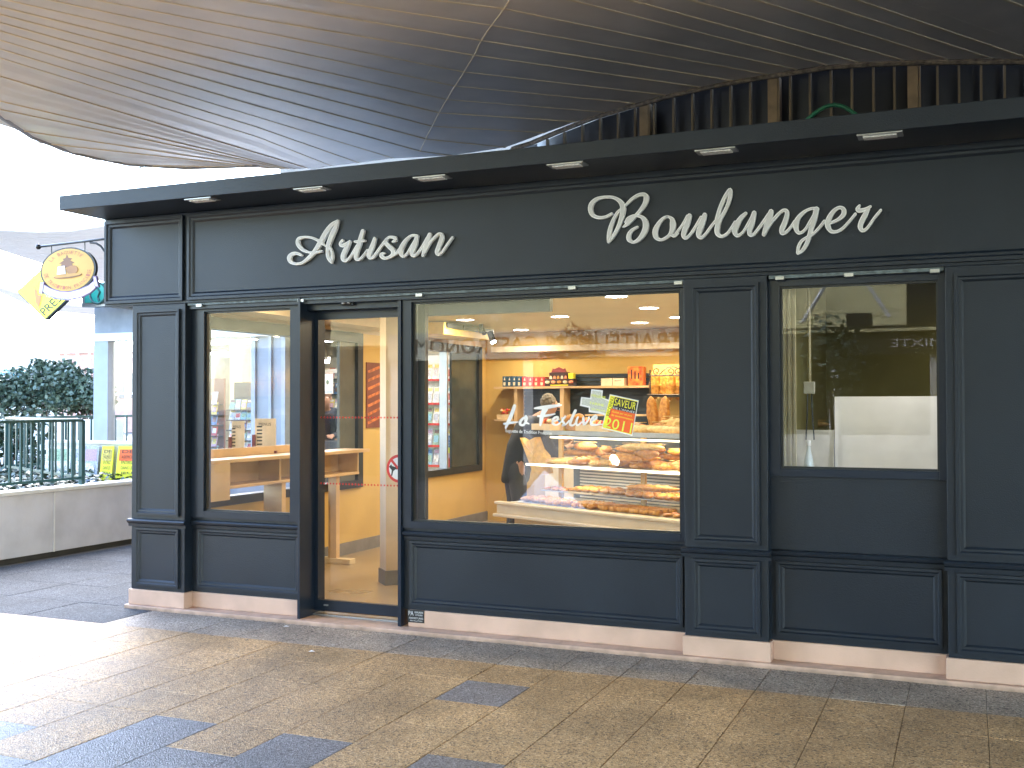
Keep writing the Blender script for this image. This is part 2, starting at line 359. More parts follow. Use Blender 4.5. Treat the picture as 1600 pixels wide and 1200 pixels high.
# stall risers with framed panels
def riser(x0, x1, z1=.70, mx0=None):
    b = MB(); b.box(x0, x1, .09, .2, .1435, z1, navy); o = P(b, "stall_riser")
    m = MB(); moulding(m, (mx0 or x0+.03), x1-.03, .175, .615, .0895, .05, .02, navy); m.build("panel_moulding", parent=o)
    m = MB(); rail(m, x0+.002, x1-.002, .655, .0895, navy); m.build("dado_rail", parent=o)
riser(-5.3945, -4.395, mx0=-5.345); riser(-3.585, -1.6005, mx0=-3.535); riser(-1.0995, -.1225, 1.115); riser(.3855, 3.2, 2.30)
# window frames + panes
def window(name, x0, x1, z0, z1, fl, fr, fb, ft, y=.10):
    """x0..x1/z0..z1 is the clear glass"""
    f = MB(); d0, d1 = y-.035, y+.05
    f.box(x0-fl, x0, d0, d1, z0-fb, z1+ft, navyf); f.box(x1, x1+fr, d0, d1, z0-fb, z1+ft, navyf)
    f.box(x0+.0005, x1-.0005, d0, d1, z0-fb, z0, navyf); f.box(x0+.0005, x1-.0005, d0, d1, z1, z1+ft, navyf)
    # glazing bead
    for (a, b2, c, e) in ((x0, x0+.012, z0, z1), (x1-.012, x1, z0, z1)): f.box(a, b2, y-.012, y+.012, c, e, darkm)
    f.box(x0+.0125, x1-.0125, y-.012, y+.012, z0, z0+.012, darkm); f.box(x0+.0125, x1-.0125, y-.012, y+.012, z1-.012, z1, darkm)
    o = P(f, name)
    MB().box(x0+.001, x1-.001, y-.003, y+.003, z0+.001, z1-.001, glass).build("pane", parent=o); return o
window("window", -5.275, -4.505, .752, 2.243, .119, .1095, .05, .062)
window("window", -3.515, -1.640, .748, 2.245, .069, .0395, .046, .060)
window("window", -1.036, -.160, 1.163, 2.242, .0635, .0375, .046, .063)
P(MB().box(-3.512, -3.455, .152, .2, .75, 2.24, darkm), 'sliding_leaf_edge')
# door bay
d = MB(); d.box(-4.395, -4.375, .0, .32, .0285, 2.305, navyf); P(d, "door_jamb")
d = MB(); d.box(-3.612, -3.588, .05, .32, .0285, 2.305, navyf); P(d, "door_jamb")
d = MB(); d.box(-4.3745, -3.6125, .09, .30, 2.22, 2.305, navyf); P(d, "door_header")
d = MB(); d.box(-4.51, -4.395, .115, .2, .1435, .16, navyf); 
side = MB(); side.box(-4.494, -4.398, .155, .19, .1435, .70, navyf); P(side, "door_pocket")
dd = MB(); y0, y1 = .185, .225
dd.box(-4.445, -4.345, y0, y1, .062, 2.22, navyf); dd.box(-3.660, -3.6135, y0, y1, .062, 2.22, navyf)
dd.box(-4.3445, -3.6605, y0, y1, .062, .137, navyf); dd.box(-4.3445, -3.6605, y0, y1, 2.160, 2.22, navyf)
door = P(dd, "door")
MB().box(-4.344, -3.661, .198, .204, .138, 2.159, glass).build("pane", parent=door)
MB().box(-4.29, -4.255, .176, .185, .098, .108, steel).build("lock", parent=door)
MB().box(-4.3745, -3.613, .165, .26, .0285, .040, steel).build("threshold_rail", parent=door)
redst = mat("red_sticker", (.62, .03, .025), .5)
for z in (1.452, .975):
    st = MB()
    for i in range(26):
        cx, r = -4.325+i*.0262, .0105
        pts = [(cx+(r if k % 2 == 0 else r*.42)*math.sin(k*math.pi/5), .196, z+(r if k % 2 == 0 else r*.42)*math.cos(k*math.pi/5)) for k in range(10)]
        st.add(pts+[(cx, .196, z)], [(10, k, (k+1) % 10) for k in range(10)], redst)
    tag(st.build("star_band", parent=door), kind="stuff")
# red band blur behind the stars (thin printed film)
# no-dogs roundel
nd = MB(); cx, cz, r = -3.685, 1.095, .098; w_ = mat("white_sticker", (.8, .8, .8), .4)
ring = [(cx+r*math.cos(t*math.pi/24), cz+r*math.sin(t*math.pi/24)) for t in range(48)]
def clampx(p, y): return (min(p[0], -3.6615), y, p[1])
nd.add([clampx(p, .1965) for p in ring], [tuple(range(48))], w_)
for t in range(48):
    a, c2 = ring[t], ring[(t+1) % 48]; q = .80
    if (a[0]+c2[0])/2 > -3.662: continue
    nd.quad(clampx(a, .1955), clampx(c2, .1955), clampx((cx+(c2[0]-cx)*q, cz+(c2[1]-cz)*q), .1955), clampx((cx+(a[0]-cx)*q, cz+(a[1]-cz)*q), .1955), redst)
nd.quad(clampx((cx-.066, cz+.052), .1945), clampx((cx-.052, cz+.066), .1945), clampx((cx+.03, cz-.018), .1945), clampx((cx+.016, cz-.032), .1945), redst)
dog = [(-.078, .012), (-.060, .030), (-.055, .018), (-.030, .012), (.02, .012), (.03, -.006), (-.028, -.006), (-.044, -.018), (-.052, -.050), (-.062, -.052), (-.056, -.012)]
nd.add([clampx((cx+a, cz+b2), .195) for a, b2 in dog], [tuple(range(len(dog)))], blackm)
nd.build("no_dogs_sticker", parent=door)
# sensor over the door
sn = MB(); sn.tube([(-4.06, .062, 2.262), (-3.99, .062, 2.262)], .018, 10, blackm); sn.ell((-4.045, .047, 2.262), .014, .012, .014, 8, 6, steel); sn.ell((-4.0, .047, 2.262), .012, .012, .012, 8, 6, steel)
sn.box(-4.075, -3.975, .058, .0895, 2.245, 2.28, darkm); P(sn, "door_sensor")
# fascia board with framed panels and roller shutter guide
b = MB(); b.box(-6.180, 3.2, 0.0, .12, 2.3055, 2.985, navy); b.box(-6.180, -6.06, .1205, 6.2, 2.3055, 2.985, navy); fa = P(b, "fascia", bevel=.003)
for a in ((-6.165, -5.405), (-5.365, 3.1)):
    m = MB(); moulding(m, a[0], a[1], 2.325, 2.965, -.001, .06, .024, navy); m.build("fascia_moulding", parent=fa)
alu = mat("dull_aluminium", (.12, .15, .16), .6, metal=.2, var=.35, scale=30)
g = MB(); g.box(-5.385, -1.605, .012, .055, 2.288, 2.3045, alu); g.box(-5.385, -1.605, .030, .060, 2.262, 2.2875, navyf)
g.box(-1.09, -.13, .012, .055, 2.284, 2.3045, alu)
for x in (-5.30, -4.4, -3.45, -2.35, -1.66, -1.05, -.66, -.2): g.box(x, x+.05, .004, .0585, 2.276, 2.2955, steel)
P(g, "shutter_guide")
# projecting roof edge
b = MB(); b.box(-6.188, 3.2, -.45, 6.3, 2.986, 3.094, navy); P(b, "roof_edge", bevel=.004)
lm = mat("light_lens", (.85, .86, .86), .35, var=.2, scale=60)
for x in (-4.93, -4.02, -3.12, -2.21, -1.31, -.43):
    l = MB(); l.box(x-.115, x+.115, -.435, -.325, 2.976, 2.9855, steel); o = P(l, "soffit_light", bevel=.002)
    l = MB(); l.box(x-.085, x+.085, -.415, -.345, 2.969, 2.9755, lm); l.build("lens", parent=o)
# small black security firm notice on the plinth
fn = bil(aty(637, 972, .073), aty(663, 974, .073), aty(663, 954, .073), aty(637, 952, .073))
pl = MB(); panel(pl, fn, blackm); of = Vector((0, -.002, 0))
text_quad(pl, "PA", sub(fn, .06, .36, .55, .9, of), w_); text_quad(pl, "SERRURERIE", sub(fn, .42, .94, .74, .88, of), w_); text_quad(pl, "VITRERIE", sub(fn, .46, .9, .54, .66, of), w_)
text_quad(pl, "FERMETURES", sub(fn, .1, .94, .28, .42, of), w_); text_quad(pl, "INSTALLATION", sub(fn, .16, .88, .1, .2, of), w_)
tag(pl.build("plinth_notice"), "small black notice with white lettering stuck on the pink plinth beside the door", "notice")
# ================================================================== SCRIPT LETTERING
letf = mat("letter_face_grey", (.60, .60, .60), .4, var=.04); letr = mat("letter_rim_white", (.88, .88, .88), .35, var=.03)
def script(name, label, groups):
    t = thing(name, label, "sign", tuple(aty(*groups[0][0][:2], 0)))
    for gi, (ox, oy, sc, letters) in enumerate([(g[0][0], g[0][1], g[0][2], g[1]) for g in groups]):
        tf = lambda x, y: aty(ox+x/sc, oy+y/sc, -.002)
        for strokes in letters:
            r_, f_ = MB(), MB()
            for si, Pn in enumerate(strokes):
                W2 = [(x, y, max(w, 24)*1.0) for x, y, w in Pn]
                brush(r_, W2, tf, .022+.0004*si, letr)
                Wn = [(x, y, max(w-22, 5)) for x, y, w in Pn]
                brush(f_, Wn, tf, .0242+.0004*si, letf)
            o = r_.build("letter", parent=t); f_.build("letter_face", parent=o)
A0 = (440, 330, 11.43); B0 = (570, 340, 10.667); C0 = (910, 290, 10.667); D0 = (1050, 285, 9.412); E0 = (1210, 300, 8.889)
script("artisan_lettering", "raised silver cursive lettering reading Artisan on the navy fascia", [
 (A0, [
  [[(375,790,40),(300,760,50),(220,770,60),(165,830,70),(190,910,60),(290,945,45),(400,925,45),(520,830,60),(620,720,70),(720,560,80),(820,380,75),(920,250,60),(1025,175,30)],
   [(1030,172,30),(990,290,70),(930,420,80),(870,580,75),(845,700,50),(850,810,50),(885,880,50),(920,930,25)],
   [(880,640,30),(925,740,40),(930,840,40),(915,920,26)],
   [(735,720,40),(640,745,35),(520,740,40),(400,690,60),(320,590,65),(335,500,55),(430,470,40),(560,480,40),(680,530,45),(760,590,35),(830,640,28)]],
  [[(1115,525,40),(1080,580,50),(1095,620,55),(1160,600,50),(1245,540,30)],[(1240,550,40),(1190,650,70),(1130,780,75),(1125,860,70),(1165,890,50),(1240,840,40),(1330,690,35),(1370,620,30)]],
  [[(1475,360,60),(1440,480,70),(1400,620,75),(1355,760,75),(1355,850,60),(1395,875,40),(1460,830,40),(1560,700,35)],[(1335,550,40),(1420,542,38),(1505,532,40)]]]),
 (B0, [
  [[(0,640,32),(60,560,32)],[(188,352,45),(160,450,65),(110,570,70),(90,640,70),(115,680,50),(170,660,45),(240,560,38),(320,450,38),(390,360,35),(440,330,40)]],
  [[(440,330,40),(520,340,50),(530,380,50),(488,410,30)],[(385,365,40),(370,420,60),(430,490,70),(490,550,70),(490,620,60),(420,670,45),(340,680,50),(295,640,55),(310,605,40),(345,600,30)],[(470,650,35),(540,610,35),(590,540,35)]],
  [[(890,312,45),(830,300,35),(760,330,40),(680,420,60),(625,530,75),(625,610,65),(670,655,40),(730,600,35),(790,500,35),(850,400,35),(890,320,40)],[(888,312,50),(860,440,70),(820,540,70),(805,610,65),(840,645,45),(900,600,38),(980,490,38),(1060,350,40)]],
  [[(1103,285,55),(1070,380,70),(1030,510,70),(990,635,50)],[(1010,600,38),(1090,450,38),(1170,350,38),(1250,280,40),(1300,290,50),(1300,360,65),(1250,500,65),(1225,580,65),(1250,620,50),(1310,580,38),(1400,450,36),(1480,335,32)]]])])
script("boulanger_lettering", "raised silver cursive lettering reading Boulanger on the navy fascia", [
 (C0, [
  [[(505,475,40),(400,530,45),(290,540,50),(190,500,65),(150,410,75),(170,310,70),(260,230,55),(400,200,45),(540,210,50),(650,280,75),(690,370,90),(680,480,80),(640,620,60),(590,740,55),(520,860,50),(445,955,26)],
   [(650,400,26),(590,470,45),(520,600,50),(475,740,65),(455,860,60),(442,945,28)],
   [(735,335,30),(830,240,45),(940,170,50),(1040,155,60),(1080,210,85),(1055,310,70),(980,420,55),(910,500,50),(840,570,60),(770,640,50),(695,698,26)],
   [(740,620,50),(790,560,70),(870,510,45)],
   [(890,515,40),(980,520,50),(1050,580,80),(1070,680,90),(1040,790,85),(960,900,65),(870,950,45),(795,910,70),(790,830,65),(840,750,45),(930,698,36)]],
  [[(1430,520,35),(1350,560,45),(1270,660,65),(1225,770,85),(1245,870,75),(1320,910,45),(1400,880,45),(1470,820,50),(1510,740,80),(1520,650,95),(1500,560,60),(1430,520,35)],[(1490,820,55),(1540,850,40),(1600,800,32)]]]),
 (D0, [
  [[(50,780,34),(110,700,32),(170,620,32),(240,500,40)],[(268,495,62),(240,600,72),(190,730,72),(182,795,62),(215,825,45),(280,770,38),(360,650,38),(440,520,45)],[(492,482,60),(460,590,78),(410,720,78),(402,790,62),(440,820,45),(500,770,38),(580,660,36),(660,560,36)]],
  [[(660,600,60),(700,440,58),(750,300,52),(810,180,48),(865,112,45),(865,200,55),(830,330,48),(780,440,45),(710,560,58),(675,670,72),(680,760,68),(740,800,45),(820,760,40),(880,680,38),(940,590,45)]],
  [[(1095,460,42),(1020,530,62),(955,640,78),(930,730,72),(970,790,50),(1050,740,38),(1120,630,40),(1180,520,40),(1205,450,38)],[(1218,452,60),(1190,590,72),(1150,710,68),(1155,775,55),(1210,770,42),(1290,670,40),(1370,560,42),(1430,470,42)]],
  [[(1465,435,70),(1440,540,88),(1390,680,80),(1355,775,52)],[(1400,700,38),(1480,580,38),(1560,480,38),(1615,440,38)]]]),
 (E0, [
  [[(0,390,36),(60,320,36),(120,265,38),(172,268,52),(182,320,60),(150,430,68),(112,520,68),(112,580,50),(160,570,42),(230,500,36),(290,410,36)]],
  [[(610,240,38),(530,235,35),(440,270,38),(350,350,55),(305,450,76),(315,540,60),(360,575,40),(430,530,36),(500,420,38),(570,300,40)],[(590,245,72),(560,380,72),(520,500,66),(490,620,60),(450,730,52),(390,820,42),(330,862,28)],[(328,850,38),(340,770,42),(380,690,38),(450,640,35),(540,590,36),(620,510,36),(700,410,38)]],
  [[(770,440,38),(870,400,42),(955,330,58),(968,255,64),(910,222,42),(830,270,52),(765,370,70),(745,460,76),(780,540,56),(850,560,42),(940,520,38),(1040,420,36),(1130,310,36)]],
  [[(1188,195,32),(1158,245,55),(1190,265,58),(1270,245,42),(1340,205,28)],[(1310,235,46),(1260,330,70),(1210,430,70),(1197,500,66),(1230,540,48),(1290,510,38),(1390,370,36),(1482,258,34)]]])])
# ================================================================== STICKERS ON THE BIG PANE
gy = .0945; F0 = (780, 620, 8.889)
ft = lambda x, y: aty(F0[0]+x/F0[2], F0[1]+y/F0[2], gy)
fs_ = MB()
for si, Pn in enumerate([[(215,125,45),(170,250,50),(120,360,45),(90,430,28)],[(70,375,30),(170,360,35),(262,350,16)],[(375,275,30),(310,320,35),(290,380,35),(340,390,30),(380,320,30),(385,290,30)],[(372,270,35),(370,350,35),(412,375,18)],
  [(490,160,22),(600,150,50),(720,135,50),(860,115,26)],[(640,165,80),(600,250,60),(585,330,50),(572,395,26)],[(540,268,26),(650,262,35),(775,238,16)],[(750,340,25),(810,320,25),(812,280,28),(760,300,30),(745,370,30),(800,390,25),(860,350,20)],
  [(920,270,25),(880,330,30),(905,370,30),(880,400,25),(930,380,20),(970,330,20)],[(1060,190,35),(1010,300,38),(985,380,35),(1030,395,25),(1080,340,20)],[(1095,280,25),(1070,350,30),(1090,395,25),(1150,350,20)],[(1170,290,30),(1180,385,35),(1230,330,25),(1250,280,20)],
  [(1290,330,25),(1350,300,30),(1340,262,30),(1290,310,35),(1280,380,35),(1340,390,28),(1435,380,15)]]):
    brush(fs_, Pn, ft, .0006+.0003*si, w_, k=4)
fn = bil(aty(790, 677, gy), aty(862, 681, gy), aty(862, 674.5, gy), aty(790, 670, gy)); text_quad(fs_, "Baguette de Tradition Française", fn, w_)
tag(fs_.build("brand_sticker"), "white brush lettering La Festive stuck on the large bakery window", "sticker")
yel = mat("print_yellow", (.95, .85, .04), .4); ora = mat("print_orange", (.92, .13, .02), .4); lime = mat("print_lime", (.80, .88, .08), .4)
fn = bil(aty(941.6, 668, gy), aty(987, 679, gy), aty(996.4, 627, gy), aty(953.8, 617.7, gy)); sv = MB(); O = lambda k: Vector((0, -.0008*k, 0))
panel(sv, sub(fn, -.03, 1.03, -.03, 1.03), w_)
panel(sv, sub(fn, 0, 1, 0, 1, O(1)), yel); panel(sv, sub(fn, .17, 1, .62, .98, O(2)), blackm); panel(sv, sub(fn, .12, 1, .02, .62, O(2)), ora)
text_quad(sv, "SAVEUR", sub(fn, .2, .97, .73, .95, O(3)), yel); text_quad(sv, "DE L'ANNÉE", sub(fn, .2, .97, .63, .7, O(3)), w_)
text_quad(sv, "Goûté par un jury", sub(fn, .2, .9, .50, .57, O(3)), yel); text_quad(sv, "de consommateurs", sub(fn, .2, .96, .41, .47, O(3)), yel)
text_quad(sv, "2011", sub(fn, .03, .97, .03, .34, O(3)), lime)
text_quad(sv, "RECONNU", lambda a, c: fn(.15-.12*c, .38+.58*a)+O(3), blackm)
tag(sv.build("award_sticker"), "yellow black and orange award sticker reading SAVEUR 2011 on the large window", "sticker")
sb = MB(); pal = mat("pale_print", (.55, .56, .50), .5, var=.2, scale=150)
def polyq(pts, y, m): sb.add([aty(u, v, y) for u, v in pts], [tuple(range(len(pts)))], m)
polyq([(924, 608), (942, 610), (941, 621), (955, 626), (951, 650), (934, 646), (920, 644), (920, 637), (906, 634), (908, 620), (922, 622)], gy+.0002, w_)
polyq([(926, 610), (940, 612), (939, 622), (953, 628), (950, 647), (935, 643), (922, 641), (922, 635), (909, 632), (910, 622), (924, 624)], gy-.0006, pal)
for k, (u, v, tx) in enumerate([(928, 617, "MEILLEURE"), (926, 629, "FARINE"), (928, 638, "QUALITÉ")]):
    f2 = bil(aty(u-4, v+2.5, gy-.0012), aty(u+18, v+6.5, gy-.0012), aty(u+18, v+2.5, gy-.0012), aty(u-4, v-1.5, gy-.0012)); text_quad(sb, tx, f2, lime)
tag(sb.build("cross_sticker"), "pale cross shaped sticker behind the yellow award sticker on the window", "sticker")
# ================================================================== BIG SLATTED CANOPY
def canz(x, y): return 4.0+.06*math.sin((x+6.5)*.55)
def onc(u, v, k=0):
    z = 4.0
    for _ in range(8): p = atz(u, v, z); z = canz(p.x, p.y)
    return Vector((p.x, p.y, z))
canopy = thing("slatted_canopy", "large overhead canopy lined with long beige metal slats above the shop", "canopy", (-4, 0, 4))
def foldx(y): return 795-.589*y
# joints left of the fold: (x,y) left end at x=-60, fold point; then right end on the arc
def ext(p, q, x): return (x, p[1]+(q[1]-p[1])*(x-p[0])/(q[0]-p[0]))
fold = [(836, -70), (822, -45), (808, -22), (788, 13), (768, 39), (752, 63), (741, 86), (725, 112), (711, 134), (698, 155), (686, 176), (675, 197), (665, 217), (656, 236)]
leftx = [(0, -190), (0, -160), (0, -128), (0, -98), (0, -80), (0, -62), (0, -45), (0, -30), (0, -17), (0, -3), (0, 10), (0, 22), (0, 35), (0, 48)]
mid = [(400, -105), (400, -85), (400, -62), (400, -35), (400, -17), (400, 4), (400, 29), (400, 48), (400, 68), (400, 88), (400, 109), (400, 127), (400, 146), (400, 165)]
fold = [(895, -182), (880, -157), (864, -130), (850, -104)]+fold
leftx = [(0, -310), (0, -280), (0, -250), (0, -220)]+leftx; mid = [(400, -205), (400, -180), (400, -155), (400, -130)]+mid
rend = [(1680, 95), (1610, 92), (1550, 91), (1480, 92), (1412, 94), (1340, 97), (1292, 101), (1245, 108), (1200, 116), (1145, 126), (1095, 136), (1040, 148), (992, 161), (945, 175), (900, 190), (852, 207), (790, 230), (705, 243)]
JR = [[leftx[k], mid[k], fold[k], rend[k]] for k in range(len(fold))]
lowL = [((0, 62), (400, 182), (615, 247)), ((0, 76), (400, 198), (560, 254)), ((0, 90), (400, 213), (518, 259)), ((0, 104), (400, 227), (490, 264))]
fan = [((0, 118), (480, 262)), ((0, 131), (470, 263)), ((0, 144), (460, 263)), ((0, 157), (452, 263)), ((0, 170), (445, 263)), ((0, 183), (438, 263)), ((25, 202), (430, 263)), ((60, 222), (424, 263)), ((100, 236), (418, 262)), ((150, 249), (412, 261)), ((200, 258), (408, 260)), ((290, 263.5), (405, 259))]
polys = [j[:] for j in JR]+[list(l) for l in lowL]+[list(f) for f in fan]
def resample(pl, n=14):
    pts = []
    # extend the left end out of the frame a little for joints that start at x=0
    if pl[0][0] == 0: 
        q = ext(pl[0], pl[1], -90); pl = [q]+pl
    for i in range(len(pl)-1):
        k = max(2, n//(len(pl)-1))
        for j in range(k): t = j/k; pts.append((pl[i][0]*(1-t)+pl[i+1][0]*t, pl[i][1]*(1-t)+pl[i+1][1]*t))
    pts.append(pl[-1]); return [onc(*p) for p in pts]
R3 = [resample(p) for p in polys]
def along(pts, t):
    L = [0]
    for a, b in zip(pts, pts[1:]): L.append(L[-1]+(b-a).length)
    s = t*L[-1]
    for i in range(len(pts)-1):
        if L[i+1] >= s: return pts[i].lerp(pts[i+1], (s-L[i])/max(1e-9, L[i+1]-L[i]))
    return pts[-1]
def strip(A, B, tilt):
    mb = MB(); same = len(A) == len(B)
    n = len(A) if same else 13
    PA = A if same else [along(A, i/(n-1)) for i in range(n)]; PB = B if same else [along(B, i/(n-1)) for i in range(n)]
    up = Vector((0, 0, 1)); rows = []
    for a, b in zip(PA, PB):
        a2 = a.lerp(b, .006); b2 = a.lerp(b, .994); rows.append((a2, a2.lerp(b2, .5)-up*.002, b2-up*tilt))
    k = 3
    for i in range(n-1):
        (a, m, b), (c, m2, d_) = rows[i], rows[i+1]
        mb.add([a, m, b, c, m2, d_], [(0, 1, 4, 3), (1, 2, 5, 4)], slatm)
        mb.add([a+up*.03, b+up*.03, c+up*.03, d_+up*.03, a, b, c, d_], [(0, 1, 3, 2), (0, 2, 6, 4), (1, 5, 7, 3)], slatm)
    mb.build("slat", parent=canopy)
def rib(A, w=.012, h=.006):
    mb = MB(); up = Vector((0, 0, 1)); n = len(A); prev = None
    for i in range(n):
        t = (A[min(i+1, n-1)]-A[max(0, i-1)]); t.z = 0; t.normalize(); s = t.cross(up)*w
        cur = [A[i]-s+up*.004, A[i]-s*.8-up*h, A[i]+s*.8-up*h, A[i]+s+up*.004]
        if prev: mb.add(prev+cur, [(0, 1, 5, 4), (1, 2, 6, 5), (2, 3, 7, 6)], ribm)
        prev = cur
    mb.build("joint_strip", parent=canopy)
for i in range(len(R3)-1): strip(R3[i], R3[i+1], rnd.uniform(.0, .003) if i < 20 else rnd.choice((.002, .012)))
for i, r_ in enumerate(R3[1:]): rib(r_, .012 if i < 20 else .005, .006 if i < 20 else .010)
fl = MB(); fl.tube([onc(*p)-Vector((0, 0, .004)) for p in fold], .0045, 5, ribm); fl.build("fold_strip", parent=canopy)
# slats that run out above the frame, in front of the first joint, on to the near side
def offset_row(base, dx, dy): return [Vector((p.x+dx, p.y+dy, canz(p.x+dx, p.y+dy))) for p in base]
base = R3[0]; prev = base
for k in range(1, 16):
    cur = offset_row(base, .17*k, -.42*k); strip(cur, prev, rnd.uniform(0, .003)); rib(cur); prev = cur
# slats that fan out to the right of the arc, above and past the right edge of the frame
rr = [[(1160, -150), (1560, 40), (1700, 92)], [(1260, -150), (1700, 60), (1790, 95)], [(1360, -160), (1830, 60), (1900, 100)], [(1480, -160), (1960, 60), (2040, 110)], [(1620, -170), (2100, 60), (2200, 125)]]
# structural deck above the slats, with its curved outer edge
edgeL = [(-260, 20), (-120, 110), (0, 181), (50, 214), (115, 238.5), (200, 256.5), (290, 262), (360, 260), (405, 257.5)]
deckm = mat("canopy_deck", (.16, .15, .14), .8)
el = [onc(*p) for p in edgeL]
arc = [(405, 257.5), (440, 262), (520, 258), (600, 252), (700, 243), (800, 231), (830, 222), (870, 205), (925, 183), (995, 162), (1050, 147), (1120, 131), (1200, 117), (1300, 102), (1360, 98), (1425, 95.5), (1520, 94), (1600, 94), (1700, 100), (1850, 118), (2100, 150)]
ar = [onc(*p) for p in arc]
outline = [Vector((-6.9, -8.3, 4.0)), Vector((-7.0, -4, 4.0))]+el+ar[1:]+[Vector((9, 3.5, 4)), Vector((26, 3, 4)), Vector((26, -10.2, 4)), Vector((-1.5, -10.2, 4)), Vector((-3.5, -8.3, 4))]  # unseen rear and right edges shaped to limit daylight under the canopy
mb = MB(); n = len(outline); Zt = 4.42
lo = [Vector((p.x, p.y, canz(p.x, p.y)+.045)) for p in outline]; hi = [Vector((p.x, p.y, Zt)) for p in outline]
mb.add(lo+hi, [tuple(range(n, 2*n))]+[(i, (i+1) % n, n+(i+1) % n, n+i) for i in range(n)], deckm)
# underside as a triangulated grid so that it follows the slats
def inside(x, y):
    c = False
    for i in range(n):
        a, b = outline[i], outline[(i+1) % n]
        if (a.y > y) != (b.y > y) and x < (b.x-a.x)*(y-a.y)/(b.y-a.y)+a.x: c = not c
    return c
mb.build("deck", parent=canopy)
under = MB(); under.add([Vector((v.x, v.y, 4.16)) for v in lo], [tuple(range(n))[::-1]], slatm); under.build("underside", parent=canopy)
# edge trim along the outline
edm = mat("canopy_edge_trim", (.30, .28, .27), .5)
mb = MB(); mb.tube([p-Vector((0, 0, .0)) for p in [onc(*q) for q in edgeL]], .022, 6, edm); mb.build("edge_trim", parent=canopy)
rust = mat("worn_edge_metal", (.16, .12, .085), .6, metal=0, var=.5, scale=25)
mb = MB(); mb.tube([p-Vector((0, 0, .01)) for p in [onc(*q) for q in arc[5:]]], .022, 6, rust); mb.build("edge_trim", parent=canopy)
# thin plain rows beyond the right edge
# ---- upper screen with bars standing on the roof behind the arc
scr = thing("upper_screen", "dark glazed screen with brown posts and thin bars above the shop roof", "screen", (-1, 1.7, 3.1))
dk = mat("dark_screen_panel", (.012, .012, .014), .3); bar = mat("screen_bar", (.13, .09, .05), .5); post = mat("screen_post", (.22, .145, .08), .5, var=.2, scale=8)
sp = [onc(*q)+Vector((0, .06, 0)) for q in arc[5:]]
mb = MB()
for a, b in zip(sp, sp[1:]): mb.quad(Vector((a.x, a.y+.1, 3.094)), Vector((b.x, b.y+.1, 3.094)), Vector((b.x, b.y+.1, b.z+.02)), Vector((a.x, a.y+.1, a.z+.02)), dk)
mb.build("backing_panel", parent=scr)
arcpx = arc[5:]
def arcy(x):
    for a, b in zip(arcpx, arcpx[1:]):
        if a[0] <= x <= b[0]: return a[1]+(b[1]-a[1])*(x-a[0])/(b[0]-a[0])
for x in (850, 877, 905, 933, 961, 988, 1018, 1048, 1078, 1108, 1138, 1169, 1232, 1263, 1296, 1329, 1363, 1396, 1464, 1498, 1533, 1570, 1607, 1645):
    p = onc(x, arcy(x)); mb = MB(); mb.box(p.x-.008, p.x+.008, p.y+.07, p.y+.12, 3.0945, p.z-.005, bar); mb.build("screen_bar", parent=scr)
for x in (1005, 1207, 1427):
    p = onc(x, arcy(x)); mb = MB(); mb.box(p.x-.042, p.x+.03, p.y+.03, p.y+.15, 3.0945, p.z-.005, post); mb.box(p.x+.036, p.x+.044, p.y+.03, p.y+.15, 3.0945, p.z-.006, post); mb.build("screen_post", parent=scr)
hose = MB(); pc = [aty(1258+ (92*t), 190-26*math.sin(math.pi*t), .9) for t in [i/12 for i in range(13)]]
hose.tube(pc, .014, 6, mat("green_hose_plastic", (.01, .12, .06), .35))
tag(hose.build("green_hose", smooth=True), "green hose looped on the shop roof in front of the dark screen", "hose")
# ---- the other canopies to the left, over the next passage
def far_canopy(z, rows, label, name="slatted_canopy"):
    t = thing(name, label, "canopy", tuple(atz(*rows[0][0], z)))
    for i in range(len(rows)-1):
        mb = MB(); A, B = rows[i], rows[i+1]; n = len(A)
        for j in range(n-1):
            a, b, c, d_ = atz(*A[j], z), atz(*A[j+1], z), atz(*B[j+1], z), atz(*B[j], z)
            up = Vector((0, 0, .1)); d_ = d_+(a-d_)*.03; c = c+(b-c)*.03
            mb.add([a, b, c, d_, a+up, b+up, c+up, d_+up], [(0, 1, 2, 3), (7, 6, 5, 4), (0, 4, 5, 1), (2, 6, 7, 3)], slatm)
        mb.build("slat", parent=t)
rows = []
top = [(-160, 358), (0, 360), (60, 363), (110, 361), (165, 353), (260, 340)]; bot = [(-160, 330+40), (0, 391), (60, 410), (110, 428), (165, 441), (260, 455)]
for k in range(13): t = k/12; rows.append([(a[0], a[1]*(1-t)+b[1]*t) for a, b in zip(top, bot)])
far_canopy(4.3, rows, "pale slatted canopy arching over the next passage at the left edge")
rows = []; top = [(-160, 400), (0, 449), (40, 462), (90, 474), (165, 484)]; bot = [(-160, 420), (0, 457), (40, 475), (90, 487), (165, 494)]
for k in range(5): t = k/4; rows.append([(a[0], a[1]*(1-t)+b[1]*t) for a, b in zip(top, bot)])
far_canopy(4.3, rows, "thin edge of the farthest canopy showing below the hanging oval sign")
wire = MB(); wire.tube([atz(u, v, 3.9) for u, v in ((228, 259), (190, 271), (150, 279), (110, 283), (70, 286), (30, 287), (-20, 287))], .008, 5, darkm)
tag(wire.build("overhead_cable"), "thin dark cable slung across the bright sky below the canopy edge", "cable")
